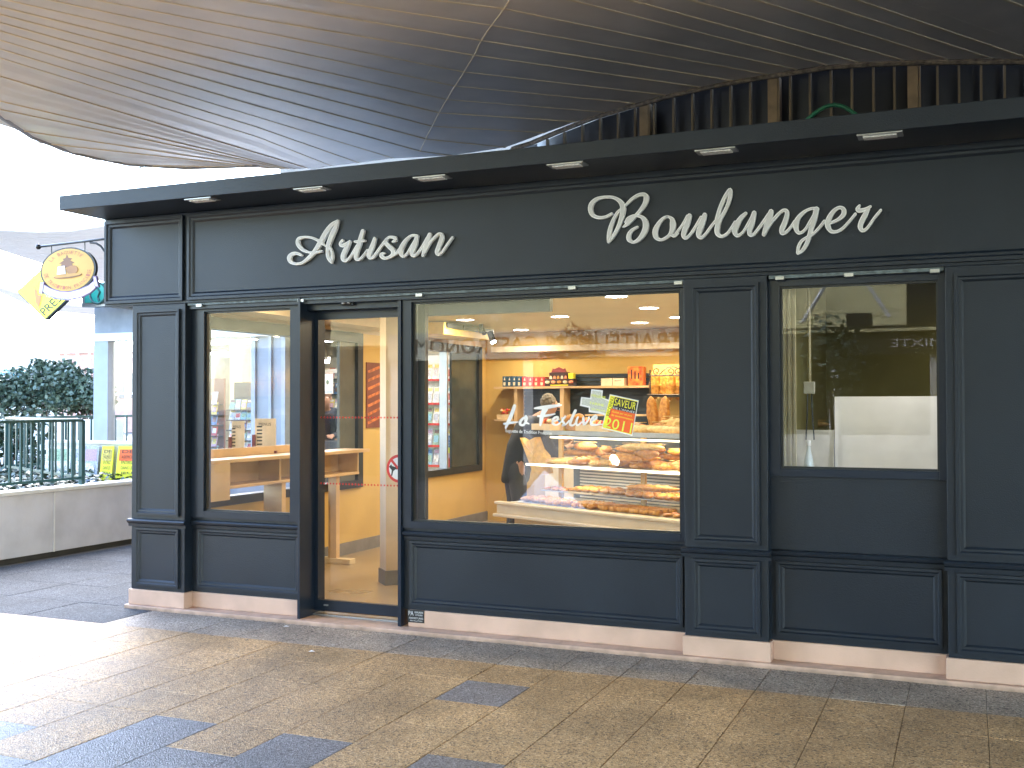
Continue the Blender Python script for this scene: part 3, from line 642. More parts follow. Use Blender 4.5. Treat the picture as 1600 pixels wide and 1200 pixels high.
# ================================================================== HANGING OVAL SIGN
hs_ = thing("hanging_oval_sign", "yellow oval hanging sign with wheat and loaves on a black wall bracket", "sign", (-6.86, .3, 2.4))
Yh = .3
br = MB(); a, b = aty(60, 385.5, Yh), aty(166, 373, Yh); b2 = Vector((-6.05, Yh, b.z-.002))
br.tube([a, b, b2], .0105, 10, darkm); br.ell(a, .023, .023, .023, 10, 8, darkm)
br.tube([aty(141, 379, Yh), aty(150, 380, Yh), aty(158, 385, Yh), aty(165, 395, Yh), aty(170, 410, Yh), aty(172, 425, Yh)], .009, 8, darkm)
br.build("bracket", parent=hs_, smooth=True)
for (u, v0, v1) in ((80.5, 384, 398), (132.5, 377, 394)):
    MB().tube([aty(u, v0, Yh), aty(u, v1, Yh)], .0045, 6, darkm).build("hanger_rod", parent=hs_)
c = aty(107.5, 422, Yh); ex = aty(150, 418, Yh)-c; ey = aty(106.5, 388, Yh)-c
T = lambda x, y: c+ex*x+ey*y
def disc3(mb, fn, y0, y1, m, n=40, sc=1.0):
    P1 = [fn(sc*math.cos(2*math.pi*i/n), sc*math.sin(2*math.pi*i/n)) for i in range(n)]; F = Vector((0, y0, 0)); Bk = Vector((0, y1, 0))
    mb.add([p+F for p in P1]+[p+Bk for p in P1], [tuple(range(n)), tuple(range(n, 2*n))[::-1]]+[(i, (i+1) % n, n+(i+1) % n, n+i) for i in range(n)], m)
gold = mat("sign_yellow", (.72, .44, .10), .5, var=.05); brn = mat("sign_brown", (.25, .12, .06), .5); redl = mat("sign_red_lettering", (.50, .16, .09), .5)
o = MB(); disc3(o, T, -.012, .012, darkm, sc=1.035); ov = o.build("sign_rim", parent=hs_)
o = MB(); disc3(o, T, -.0145, .0145, gold, sc=.97); fc = o.build("sign_face", parent=hs_)
O = Vector((0, -.0165, 0)); g = MB()
def arctext(s, r, a0, a1, m, flip=False, h=.15):
    k = len(s)
    for i, ch in enumerate(s):
        if ch == ' ': continue
        th = math.radians(a0+(a1-a0)*i/(k-1)); dx = abs(math.radians(a1-a0))/k*r*.42
        ct, st_ = math.cos(th), math.sin(th)
        tx, ty = (-st_, ct) if flip else (st_, -ct); nx, ny = (-ct, -st_) if flip else (ct, st_)
        f = lambda u, v, tx=tx, ty=ty, nx=nx, ny=ny, ct=ct, st_=st_: T(ct*r+tx*dx*(2*u-1)+nx*h*(v-.5), st_*r+ty*dx*(2*u-1)+ny*h*(v-.5))+O
        text_quad(g, ch, f, m)
arctext("LA BAGUETTE", .80, 140, 48, redl); arctext("DE TRADITION FRANCAISE", .82, 190, 352, redl, True)
wheat = [(-.28, .12), (-.2, .3), (-.3, .32), (-.12, .45), (-.16, .52), (-.05, .55), (0, .72), (.06, .55), (.2, .5), (.12, .42), (.28, .3), (.18, .26), (.24, .1)]
g.add([T(x, y)+O for x, y in wheat], [tuple(range(len(wheat)))], brn)
disc3(g, lambda x, y: T(.18+x*.22, -.02+y*.2), -.019, -.0165, mat("sign_loaf", (.42, .20, .07), .5), 16)
g.quad(T(-.38, -.18)+O*1.2, T(-.05, -.18)+O*1.2, T(-.08, .2)+O*1.2, T(-.34, .18)+O*1.2, w_)
disc3(g, lambda x, y: T(.02+x*.52, -.28+y*.10+x*.02), -.021, -.0168, brn, 20); disc3(g, lambda x, y: T(.02+x*.50, -.26+y*.075+x*.02), -.0225, -.0172, mat("sign_baguette", (.62, .34, .08), .5), 20)
g.build("sign_print", parent=fc)
# ribbon under the oval
rb = MB(); pu = mat("ribbon_violet", (.30, .22, .42), .5); wr = mat("ribbon_white", (.78, .78, .80), .45)
bl = [(66, 455), (75, 461), (90, 466), (107, 468), (125, 464), (140, 457), (149, 449)]; tl = [(68, 445), (77, 451), (92, 456), (107, 457), (124, 453), (138, 447), (146, 440)]
def band(A, B, y0, y1, m):
    for i in range(len(A)-1):
        q = [aty(*A[i], y0), aty(*A[i+1], y0), aty(*B[i+1], y0), aty(*B[i], y0)]; q2 = [p+Vector((0, y1-y0, 0)) for p in q]
        rb.add(q+q2, [(0, 1, 2, 3), (7, 6, 5, 4), (0, 4, 5, 1), (2, 6, 7, 3), (1, 5, 6, 2), (0, 3, 7, 4)], m)
band([(a, b+1.6) for a, b in bl], [(a, b-1.6) for a, b in tl], Yh-.020, Yh-.004, pu); band(bl, tl, Yh-.0225, Yh-.0205, wr)
band([(61, 458), (66, 459)], [(63, 441), (69, 441)], Yh-.0255, Yh-.006, pu); band([(62, 456.5), (65.5, 457)], [(64, 443), (68, 443)], Yh-.027, Yh-.0257, wr)
band([(147, 447), (154, 449)], [(145, 432), (150, 431)], Yh-.0255, Yh-.006, pu); band([(148, 446), (152.5, 447)], [(146.5, 434), (149, 433)], Yh-.027, Yh-.0257, wr)
fR = lambda u, v: aty(72+70*u, 463.5-14*u*u+7*math.sin(math.pi*u)-5*v, Yh-.0235)
text_quad(rb, "Le Croissant Fait Maison", fR, mat("ribbon_text", (.45, .42, .60), .5))
rb.build("ribbon", parent=hs_)
# ================================================================== PRESS SIGN, GREEN SIGN
Yp = 3.6; ps = MB(); yl = mat("signal_yellow", (.85, .80, .03), .4, var=.03)
q = [aty(29, 456, Yp), aty(74, 500, Yp), aty(119, 458, Yp), aty(74, 415, Yp)]
fn = bil(*q)   # u along the lower right edge? a=left, b=bottom
fnP = bil(q[1], q[2], q[3], q[0])
for (m, s0, yy) in ((darkm, 0.0, 0), (yl, .02, -.004)):
    F = Vector((0, yy-.03, 0)); Bk = Vector((0, .03, 0)); pp = [fnP(s0, s0), fnP(1-s0, s0), fnP(1-s0, 1-s0), fnP(s0, 1-s0)]
    ps.add([p+F for p in pp]+[p+Bk-F*0 for p in pp], [(0, 1, 2, 3), (7, 6, 5, 4), (0, 4, 5, 1), (1, 5, 6, 2), (2, 6, 7, 3), (3, 7, 4, 0)], m)
O2 = Vector((0, -.038, 0)); text_quad(ps, "PRESSE", sub(fnP, .07, .95, .07, .27, O2), blackm)
flame = [(.10, .30), (.16, .48), (.30, .66), (.40, .78), (.40, .66), (.33, .56), (.40, .50), (.28, .42), (.18, .36)]
ps.add([fnP(a, b)+O2 for a, b in flame], [tuple(range(len(flame)))], mat("sign_orange", (.72, .18, .03), .4))
tag(ps.build("press_sign"), "yellow diamond shaped press sign partly hidden behind the hanging oval sign", "sign")
gs = MB(); gm = mat("sign_green", (.03, .32, .24), .4); a, b = aty(128, 480, 3.9), aty(190, 440, 3.9)
gs.box(a.x, b.x, 3.9, 4.05, a.z, b.z, steel); gs.box(a.x+.06, b.x, 3.885, 3.8995, a.z+.05, b.z-.0, gm)
ctr = aty(153, 458, 3.88)
gs.tube([ctr+Vector((.13*math.cos(t/20*6.28), 0, .13*math.sin(t/20*6.28))) for t in range(21)], .014, 6, mat("sign_dark_green", (.008, .06, .05), .4), cap=False)
gs.tube([aty(148, 440, 3.88), aty(152, 450, 3.88), aty(156, 456, 3.88), aty(153, 464, 3.88), aty(155, 470, 3.88)], .014, 6, MATS["sign_dark_green"])
tag(gs.build("green_sign"), "small green box sign with a dark ring emblem beside the shop corner", "sign")
# ================================================================== PLANTER WALL, RAILING, GREENERY
conc = mat("pale_concrete", (.60, .60, .65), .6, var=.1, scale=3, bump=.15, bscale=50)
pw = thing("planter_wall", "low pale concrete planter wall with a capping edge left of the shop", "wall", (-8.6, 2, 0))
for (y0, y1) in ((-3.0, -.9), (-.895, 1.825), (1.835, 4.0)):
    MB().box(-8.75, -8.60, y0, y1, .05, .66, conc).build("wall_panel", parent=pw, bevel=.006)
MB().box(-8.80, -8.585, -3.0, 4.0, .6605, .70, whitep).build("coping", parent=pw, bevel=.006)
MB().box(-8.74, -8.63, -3.0, 4.0, -.005, .0495, mat("wall_shadow_gap", (.05, .05, .05), .8)).build("wall_foot", parent=pw)
MB().box(-8.606, -8.59, 1.8252, 1.8348, .05, .66, whitep).build("joint_cover", parent=pw)
soil = MB().box(-20, -8.81, -3.0, 9.0, -.02, .60, mat("planting_soil", (.05, .04, .03), .9)).build("planting_bed"); tag(soil, kind="structure")
gr = mat("green_railing_paint", (.018, .075, .075), .35)
def railing(x0, y0, x1, y1, label, z0=.70, z1=1.395, nb=10):
    t = thing("garden_railing", label, "railing", (x0, y0, z0), "green railings round the planting bed"); a, b = Vector((x0, y0, 0)), Vector((x1, y1, 0)); d_ = (b-a).normalized(); s = Vector((-d_.y, d_.x, 0)); L = (b-a).length
    Z = Vector((0, 0, 1))
    MB().obox((a+b)/2+Z*(z1-.015), d_, s, Z, L/2, .022, .015, gr).build("top_rail", parent=t); MB().obox((a+b)/2+Z*(z0+.07), d_, s, Z, L/2, .012, .014, gr).build("bottom_rail", parent=t)
    for k in range(nb+1):
        p = a+d_*(L*k/nb); big = k in (0, nb); w = .022 if big else .010; zz = z0 if big else z0+.07
        MB().obox(p+Z*((zz+z1)/2-.008), d_, s, Z, w, w, (z1-zz)/2-.008, gr).build("post" if big else "baluster", parent=t)
railing(-8.70, 2.30, -8.70, -1.3, "dark green metal railing standing on the planter wall along the passage", nb=27)
railing(-11.2, 3.55, -8.75, 2.34, "dark green metal railing turning away from the wall corner behind the bars", nb=13)
railing(-11.2, 3.6, -11.4, 7.0, "dark green metal railing farther back among the shrubs at the left edge", nb=14)
def leafmat(name, a, b): return mat(name, a, .38, col2=b, scale=9, spec=.6)
lf1 = leafmat("laurel_leaf", (.045, .08, .055), (.14, .19, .13)); lf2 = leafmat("ivy_leaf", (.012, .035, .018), (.035, .07, .035)); lf3 = leafmat("reddish_leaf", (.12, .03, .03), (.2, .08, .05)); bark = mat("bark", (.10, .07, .05), .8, var=.3)
def shrub(name, label, cx, cy, z0, rx, ry, rz, n, m, seed, leaf=.06, group=None):
    R_ = random.Random(seed); t = thing(name, label, "shrub", (cx, cy, z0), group)
    mb = MB(); cl = [(R_.uniform(-1, 1), R_.uniform(-1, 1), R_.uniform(-.5, 1), R_.uniform(.28, .55)) for _ in range(16)]
    for i in range(n):
        k = R_.choice(cl); d_ = Vector((R_.gauss(0, 1), R_.gauss(0, 1), R_.gauss(0, 1))).normalized()*R_.uniform(.45, 1)**.5*k[3]
        p = Vector((cx+(k[0]*.62+d_.x)*rx, cy+(k[1]*.62+d_.y)*ry, z0+rz+(k[2]*.62+d_.z)*rz))
        a = Vector((R_.gauss(0, 1), R_.gauss(0, 1), R_.gauss(0, .6))).normalized(); b = a.cross(Vector((R_.gauss(0, 1), R_.gauss(0, 1), R_.gauss(0, 1)))).normalized(); s = leaf*R_.uniform(.6, 1.2); w = s*.42
        mb.add([p, p+a*s*.5+b*w, p+a*s+(0*b), p+a*s*.5-b*w], [(0, 1, 2), (0, 2, 3)], m)
    mb.build("foliage", parent=t)
    st = MB()
    for i in range(9):
        k = R_.choice(cl); st.tube([(cx+R_.uniform(-.2, .2)*rx, cy, z0-.2), (cx+k[0]*.3*rx, cy+k[1]*.3*ry, z0+rz*.6), (cx+k[0]*.6*rx, cy+k[1]*.6*ry, z0+rz*(1+k[2]*.6))], [.016, .011, .005], 5, bark)
    st.build("stem", parent=t)
c = aty(75, 610, 7.2); shrub("laurel_shrub", "dense dark green laurel hedge bush behind the railing, the tallest", c.x, 7.2, 1.25, 1.15, .7, .46, 4200, lf1, 3, .085, "laurel bushes in the planting bed")
c = aty(92, 578, 7.3); shrub("laurel_shrub", "rounded laurel top rising above the rest of the hedge", c.x, 7.3, c.z-.25, .55, .4, .22, 1500, lf1, 8, .085, "laurel bushes in the planting bed")
c = aty(-10, 620, 6.6); shrub("laurel_shrub", "dark green laurel bush cut by the left edge above the railing", c.x, 6.6, 1.2, .9, .6, .45, 3200, lf1, 5, .085, "laurel bushes in the planting bed")
c = aty(140, 640, 7.4); shrub("laurel_shrub", "smaller laurel bush beside the pale blue column", c.x, 7.4, 1.2, .75, .5, .45, 2600, lf1, 9, .085, "laurel bushes in the planting bed")
c = aty(12, 700, 4.2); shrub("ivy_shrub", "loose ivy climbing through the railing bars at the left edge", c.x, 4.2, .6, .55, .35, .42, 1500, lf2, 11, .07)
R_ = random.Random(4); mb = MB()
for i in range(7000):
    x = R_.uniform(-12.5, -8.85); y = R_.uniform(-1.5, 5.5); p = Vector((x, y, .60+R_.uniform(0, .13))); a = Vector((R_.gauss(0, 1), R_.gauss(0, 1), .3)).normalized(); b = a.cross(Vector((R_.gauss(0, .5), R_.gauss(0, .5), 1))).normalized(); s = .07
    mb.add([p, p+a*s*.5+b*s*.4, p+a*s, p+a*s*.5-b*s*.4], [(0, 1, 2), (0, 2, 3)], lf2)
tag(mb.build("ground_cover"), "low ivy ground cover in the planting bed", None, None, "stuff")
# white service wall with louvre behind the railing
a, b = aty(24, 655, 6.0), aty(150, 655, 6.0); zt = a.z
sw = thing("service_wall", "white rendered wall with a louvred vent behind the green railing", "wall", (b.x, 6, 0))
MB().box(a.x-1.2, b.x+.3, 6.0, 6.25, .55, zt, whitep).build("wall_panel", parent=sw)
v0, v1 = aty(28, 740, 5.98), aty(88, 713, 5.98)
lv = MB(); lv.box(v0.x, v1.x, 5.975, 5.998, v0.z, v1.z, darkm); lo_ = lv.build("vent", parent=sw)
for k in range(9):
    z = v0.z+(v1.z-v0.z)*(k+.5)/9; MB().obox(((v0.x+v1.x)/2, 5.965, z), (1, 0, 0), (0, .8, .6), (0, -.6, .8), (v1.x-v0.x)/2, .012, .004, steel).build("louvre_blade", parent=lo_)
# ================================================================== FAR TOWN
def block(name, label, u0, v0, u1, v1, Y, wallm, nx, nz, depth=8, roof=None, balc=False):
    a, b = aty(u0, v1, Y), aty(u1, v0, Y); t = thing(name, label, "building", (a.x, Y, 0))
    MB().box(a.x, b.x, Y, Y+depth, 0, b.z, wallm).build("wall", parent=t)
    wx = (b.x-a.x)/nx; hz = 3.0; wm = mat("far_window", (.10, .12, .15), .2)
    me = MB().box(-wx*.28, wx*.28, -.06, .05, -.7, .7, wm).mesh("window")
    for i in range(nx):
        for k in range(nz):
            z = b.z-1.9-k*hz
            if z < 1: continue
            o = bpy.data.objects.new("window", me); COL.objects.link(o); o.parent = t; o.matrix_parent_inverse = Matrix.Translation(-t.location); o.location = (a.x+wx*(i+.5), Y, z)
    MB().box(a.x-.3, b.x+.3, Y-.3, Y+depth+.3, b.z, b.z+.35, roof or whitep).build("roof", parent=t)
    return t, a, b
brick = mat("pink_brick", (.55, .33, .28), .8, var=.1, scale=3)
t, a, b = block("apartment_building", "distant pinkish brick building behind white scaffolding", 92, 548, 260, 640, 40, brick, 9, 3)
sf = thing("scaffolding", "white scaffolding in front of the distant pinkish building", "scaffolding", (a.x, 39, 0))
for i in range(9):
    x = a.x+(b.x-a.x)*i/9+.2; MB().tube([(x, 38.6, 0), (x, 38.6, b.z+1.2)], .06, 6, whitep).build("pole", parent=sf)
for k in range(4):
    z = b.z-.4-k*2.0
    if z > .5: MB().box(a.x, b.x, 38.55, 38.9, z, z+.12, whitep).build("deck_board", parent=sf)
block("apartment_building", "distant pale block at the far left with coloured shop panels along its front", -420, 560, 62, 650, 46, whitep, 12, 2)
for k, (u0, u1, cm) in enumerate(((2, 20, (.2, .4, .55)), (22, 34, (.05, .3, .4)), (38, 46, (.3, .5, .45)), (48, 56, (.3, .45, .5)))):
    a, b = aty(u0, 590, 45.8), aty(u1, 578, 45.8); tag(MB().box(a.x, b.x, 45.6, 45.95, a.z, b.z, mat("far_panel_%d" % k, cm, .5)).build("shop_panel"), ["pale blue panel on the distant block at the left edge", "deep teal panel on the distant block, second from the left edge", "narrow pale green panel on the distant block, third from the left", "narrow grey blue panel on the distant block, nearest the hedge top"][k], "panel")
rb_ = thing("rear_light_blocker", "unseen tall block added behind the bakery roof to hold back daylight", "building", (0, 10.5, 0))
MB().box(-9.3, 14, 6.7, 18, 3.11, 16, mat("rear_blocker_grey", (.20, .18, .16), .8)).build("wall", parent=rb_)  # unseen block, added to stop skylight coming in from behind the shop
# ================================================================== BAKERY INTERIOR
XL, XR, YB, ZF, ZC = -5.75, -1.22, 6.2, .045, 2.45
room = thing("bakery_room", "warm yellow bakery interior seen through the shop windows", "room", (-3.5, 3, 0)); room["kind"] = "structure"
for k in ("label", "category"): del room[k]
R1 = dict(parent=room)
MB().box(XL, 3.2, .32, YB, -.005, ZF, tilefl).build("floor", **R1)
MB().box(XL, XR, .26, YB, ZC, ZC+.05, ceilm).build("ceiling", **R1)
MB().box(XL-.15, XR+.1, YB, YB+.15, 0, 2.9, ochrewall).build("back_wall", **R1)
MB().box(XR, XR+.08, .205, YB, ZF, 2.9, ochrewall).build("partition_wall", **R1)
MB().box(XL-.1, XR, .205, .2595, 2.31, ZC+.05, beigep).build("lintel", **R1)
# left side wall: sill, head, solid piece
lw = MB(); lw.box(XL-.14, XL, .2005, 6.2, .146, .70, ochrewall); lw.box(XL-.14, XL, .2005, 6.2, 2.27, 2.9, beigep)
lw.box(XL-.14, XL, 3.10, 4.12, .7005, 2.2695, ochrewall); lw.box(XL-.14, XL, 6.02, 6.2, .7005, 2.2695, ochrewall); lw.build("side_wall", **R1)
MB().box(XL+.0005, XL+.02, .33, YB-.001, ZF, .165, skirt).build("skirting", **R1)
MB().box(XL, XL+.32, .27, 3.35, 2.31, 2.4495, beigep).build("bulkhead", **R1)
fr = MB()
for (y0, y1) in ((.205, 3.10), (4.12, 6.02)):
    fr.box(XL-.09, XL+.03, y0, y1, .70, .775, darkm); fr.box(XL-.09, XL+.03, y0, y1, 2.17, 2.27, darkm)
    fr.box(XL-.09, XL+.03, y0, y0+.05, .7755, 2.1695, darkm); fr.box(XL-.09, XL+.03, y1-.10, y1, .7755, 2.1695, darkm)
fr.box(XL-.09, XL+.01, 5.05, 5.09, .7755, 2.1695, steel)
fo = fr.build("side_window_frame", parent=room); 
for (y0, y1) in ((.256, 3.0), (4.17, 5.05), (5.09, 5.92)): MB().box(XL-.045, XL-.039, y0, y1, .776, 2.169, glass).build("pane", parent=fo)
dgp = mat("grey_green_panel", (.10, .105, .09), .3)
MB().box(XL-.03, XL+.0, 2.70, 2.99, .776, 2.169, dgp).build("side_window_panel", parent=fo)
MB().box(XL-.03, XL+.0, 5.2, 5.91, .776, 2.169, mat("dark_reflecting_panel", (.05, .06, .055), .15)).build("side_window_panel", parent=fo)
# column by the door
cl = MB(); c = [(-4.64, 1.51), (-4.46, 1.34), (-4.28, 1.52), (-4.46, 1.69)]
def prism(mb, P_, z0, z1, m):
    n = len(P_); mb.add([(x, y, z0) for x, y in P_]+[(x, y, z1) for x, y in P_], [tuple(range(n))[::-1], tuple(range(n, 2*n))]+[(i, (i+1) % n, n+(i+1) % n, n+i) for i in range(n)], m)
prism(cl, [(-4.60, 1.51), (-4.465, 1.375), (-4.30, 1.53), (-4.44, 1.66)], .1655, ZC-.001, beigep); co_ = cl.build("interior_column", parent=room)
sk = MB(); prism(sk, [(-4.615, 1.51), (-4.465, 1.36), (-4.285, 1.53), (-4.44, 1.675)], ZF, .165, skirt); sk.build("column_skirting", parent=co_)
# ceiling cornice and shelves at the back
MB().box(-5.6, XR, 6.02, 6.199, 2.20, 2.27, cream).build("cornice", **R1)
navywall = mat("dark_blue_slats", (.018, .03, .045), .4)
bw = MB(); 
for k in range(16): bw.box(-5.2, -3.5, 6.14, 6.185-.0*k, .95+k*.05, .992+k*.05, navywall)
bw.box(-5.2, -3.5, 6.186, 6.199, .9, 1.75, navywall)
for k in range(3): bw.box(-4.55, -3.5, 6.14, 6.185, 1.77+k*.05, 1.812+k*.05, navywall)
bw.build("slatted_back_panel", **R1)
sh1 = MB().box(-5.50, -3.46, 5.88, 6.135, 1.735, 1.76, beech).build("wall_shelf", **R1)
for x in (-5.23, -4.62, -3.47): MB().box(x, x+.05 if x > -5 else x+.04, 5.9, 6.13, .9, 1.7345, beech).build("shelf_upright", **R1)
MB().box(-4.7, -1.6, 5.6, 6.13, ZF, .9, cream).build("back_counter", **R1)
MB().box(-5.50, -5.24, 5.88, 6.135, 1.33, 1.35, beech).build("wall_shelf", **R1)
# ---- ceiling lights
disc = mat("lamp_disc", (.9, .9, .9), .4, emit=(.92, .93, 1.0), estr=6)
n_l = 0
LP = [tuple(atz(u, v, 2.445))[:2] for u, v in [(727, 500), (814, 515.5), (875, 495), (963, 463.5), (999, 504.5), (1014, 481.5), (1060, 496)]]
names = ["leftmost round ceiling light over the magazine window", "round ceiling light farthest back on the left, over the black spotlight", "round ceiling light in the middle of the ceiling", "largest round ceiling light, just under the top of the window", "round ceiling light third from the right edge of the window", "round ceiling light second from the right, in front of its neighbour", "round ceiling light touching the right edge of the window"]
for (x, y), lb in zip(LP, names):
    t = thing("ceiling_light", lb, "ceiling light", (x, y, ZC), "round recessed ceiling lights")
    MB().lathe([(.085, -.004), (.085, .0), ], (0, 0, 0), 20, disc).build("diffuser", parent=t, local=True); MB().lathe([(.084, -.001), (.10, -.008), (.104, 0)], (0, 0, 0), 20, whitep).build("rim", parent=t, local=True)
def lamp(x, y, z, p, col, size=.2, rot=None):
    l = bpy.data.lights.new("lamp", 'AREA'); l.shape = 'DISK'; l.size = size; l.energy = p; l.color = col
    o = bpy.data.objects.new("lamp", l); COL.objects.link(o); o.location = (x, y, z); o.rotation_euler = rot or (0, 0, 0); return o
WARM = (1, .80, .46)
for (x, y) in LP: lamp(x, y, ZC-.03, 1.1, WARM, .13)
for (x, y) in ((-5.0, 1.0), (-4.6, 2.6), (-2.4, 1.0), (-3.4, 1.3)): lamp(x, y, ZC-.03, 1.1, WARM, .13)
# spotlight
s_ = MB(); p = aty(768, 526, 4.6); q = aty(757, 519, 4.6)
s_.tube([q+Vector((-.02, 0, 0)), q+Vector((.01, 0, 0))], .035, 10, blackm); s_.tube([q, p+Vector((0, 0, .03))], .008, 6, blackm)
s_.tube([p+Vector((-.02, 0, .05)), p+Vector((.03, -.02, -.06))], .035, 12, blackm); s_.tube([p+Vector((.031, -.021, -.0605)), p+Vector((.034, -.022, -.066))], .031, 12, MATS["lamp_disc"])
s_.box(q.x-.06, q.x-.02, q.y-.01, q.y+.01, q.z-.01, ZC-.0, blackm)
tag(s_.build("spotlight"), "small black adjustable spotlight on the bakery ceiling beside the round lights", "spotlight")
# boxed ceiling unit on the left
u_ = thing("ceiling_heater", "yellow boxed ceiling unit with dark grilles above the magazine window", "heater", (-5.4, 4.4, 2.3))
MB().box(-5.62, -5.2, 3.9, 5.2, 2.30, 2.43, mat("bright_yellow_panel", (.75, .55, .10), .5)).build("housing", parent=u_)
for k in range(3): MB().box(-5.199, -5.18, 3.95+k*.42, 4.33+k*.42, 2.37, 2.425, darkm).build("grille", parent=u_)
# dark rolled shutter box at the top left of the large window
tag(MB().box(-3.50, -2.55, .20, .255, 2.16, 2.3095, darkm).build("shutter_box"), "dark rolled blind box inside the top left corner of the large window", "blind box")
# red price poster on the solid piece of side wall
def on_left(u0, v0, u1, v1, x): return bil(atx(u0, v1, x), atx(u1, v1, x), atx(u1, v0, x), atx(u0, v0, x))
pa, pb = atx(573, 565, XL+.012), atx(592, 565, XL+.012)
po = MB(); po.box(XL+.001, XL+.012, pa.y, pb.y+.05, 1.30, 1.98, mat("poster_brown", (.20, .055, .03), .45)); pz = mat("poster_orange", (.55, .16, .04), .45, var=.4, scale=20)
for k in range(7): po.obox((XL+.0135, (pa.y+pb.y)/2+.02, 1.38+k*.088), (1, 0, 0), (0, .97, .24), (0, -.24, .97), .001, (pb.y-pa.y)/2, .014, pz)
tag(po.build("bread_poster"), "tall dark red poster with orange bread pictures on the wall beside the column", "poster")
# ---- standing tables
tb = thing("standing_table", "pale beech standing table with open box shelves along the side window", "table", (-5.3, 1.6, ZF))
TX0 = -5.42
def yat(u, v, x=TX0): return atx(u, v, x)
e0, e1 = yat(352, 716), yat(578, 703)
zt = (e0.z+e1.z)/2; ya, yb = e0.y-.28, e1.y
def tbx(name, x0, x1, y0, y1, z0, z1, m=beech): return MB().box(x0, x1, y0, y1, z0, z1, m).build(name, parent=tb, bevel=.003)
tbx("table_top", XL+.04, TX0, ya, yb, zt-.03, zt)
tbx("shelf_board", XL+.06, TX0-.03, ya+.35, yb-.15, zt-.24, zt-.215)
for y in (ya+.36, ya+1.05, yb-.90, yb-.18): tbx("divider", XL+.06, TX0-.03, y, y+.022, zt-.2145, zt-.031)
tbx("shelf_back", XL+.062, XL+.08, ya+.35, yb-.15, zt-.2145, zt-.031)
tbx("end_box", XL+.03, TX0+.01, ya-.02, ya+.33, zt-.32, zt-.031)
tbx("back_rail", XL+.035, XL+.055, ya, yb-.55, zt+.001, zt+.07)
g0 = atz(523, 870, ZF); 
for y in (ya+.05, yb-.48):
    tbx("leg_panel", XL+.16, TX0-.08, y, y+.06, ZF+.05, zt-.2405); tbx("foot", XL+.06, TX0+.08, y-.02, y+.08, ZF+.001, ZF+.05, cream)
tbx("leg_panel", XL+.10, TX0-.04, 1.32, 1.38, ZF+.05, zt-.2405)
burg = mat("burgundy_wood", (.16, .02, .02), .4); cardm = mat("menu_card", (.72, .56, .36), .6)
for (u, v, u0, u1, v0, lb, wd) in ((370, 711, 364, 378, 662, "narrow wooden price board on a burgundy base, left on the table", .07), (413, 708, 402, 428, 656, "wider wooden price board on a burgundy base, right on the table", .12)):
    p = atz(u, v, zt+.001); p.x = min(p.x, TX0-.08); p = Vector((p.x, atx(u, v, p.x).y, zt+.001)); t = thing("price_board", lb, "menu board", tuple(p))
    hgt = (v-v0)/FPX*9.2; ax = Vector((.92, .39, 0)); ay = Vector((-.39, .92, 0)); Z = Vector((0, 0, 1))
    MB().obox(p+Z*.012, ax, ay, Z, wd, .06, .011, burg).build("base", parent=t); MB().obox(p+Z*(.024+hgt*.25)-ax*wd*.75, ax, ay, Z, .014, .03, hgt*.25, burg).build("upright", parent=t)
    MB().obox(p+Z*(.024+hgt/2)+ax*.01, ax, ay, Z, wd*.78, .006, hgt/2, cardm).build("board", parent=t)
    ln = MB()
    for k in range(6): ln.obox(p+Z*(.08+hgt*.11*k)-ax*wd*.35-ay*.0068, ax, ay, Z, wd*.2, .0006, .006, blackm)
    f2 = bil(p+Z*hgt*.86-ax*wd*.4-ay*.008, p+Z*hgt*.86+ax*wd*.5-ay*.008, p+Z*hgt*.95+ax*wd*.5-ay*.008, p+Z*hgt*.95-ax*wd*.4-ay*.008); text_quad(ln, "MENUS", f2, blackm)
    ln.build("print", parent=t)
# ================================================================== DISPLAY COUNTER
CO = Vector((-4.18, 3.0, 0)); DX = Vector((2.07, -1.0, 0)).normalized(); DY = Vector((-DX.y, DX.x, 0)); UZ = Vector((0, 0, 1)); CL = 3.1
cs = thing("display_counter", "cream pastry display counter with sloping glass front full of bread and pastries", "display case", tuple(CO+UZ*ZF))
def cl3(a, b, z): return CO+DX*a+DY*b+UZ*z
def cbox(name, a0, a1, b0, b1, z0, z1, m, parent=cs, **k):
    return MB().obox(cl3((a0+a1)/2, (b0+b1)/2, (z0+z1)/2), DX, DY, UZ, (a1-a0)/2, (b1-b0)/2, (z1-z0)/2, m).build(name, parent=parent, **k)
cbox("base_panel", .12, CL, .12, .95, ZF+.001, .469, cream); cbox("ledge", -.03, CL, -.03, .95, .47, .50, cream, bevel=.008); cbox("front_panel", 0, CL, 0, .95, .5005, .585, cream); cbox("top_lip", -.02, CL, -.02, .06, .5855, .615, cream, bevel=.008)
cbox("lower_shelf", .0, CL, .0605, .95, .5855, .60, whitep)
gl = MB(); a, b = cl3(.0, .05, .615), cl3(CL, .05, .615); m0, m1 = cl3(.12, .22, .98), cl3(CL, .22, .98); t0, t1 = cl3(.28, .40, 1.27), cl3(CL, .40, 1.27)
gl.quad(a, b, m1, m0, glass2); gl.quad(m0, m1, t1, t0, glass2); gl.quad(cl3(0, .05, .615), m0, cl3(.12, .9, .98), cl3(0, .9, .615), glass2); gl.quad(m0, t0, cl3(.28, .9, 1.27), cl3(.12, .9, .98), glass2)
gl.build("glass_front", parent=cs)
marb = mat("pale_marble", (.60, .60, .58), .25)
strip_m = mat("light_strip", (.9, .8, .6), .4, emit=(1, .80, .48), estr=.5)
cbox("top_deck", .27, CL, .385, .95, 1.272, 1.292, glass2); cbox("top_rail", .27, CL, .36, .384, 1.25, 1.292, mat("rail_grey", (.25, .28, .30), .3))
cbox("upper_light", .30, CL, .42, .44, 1.218, 1.232, strip_m); 
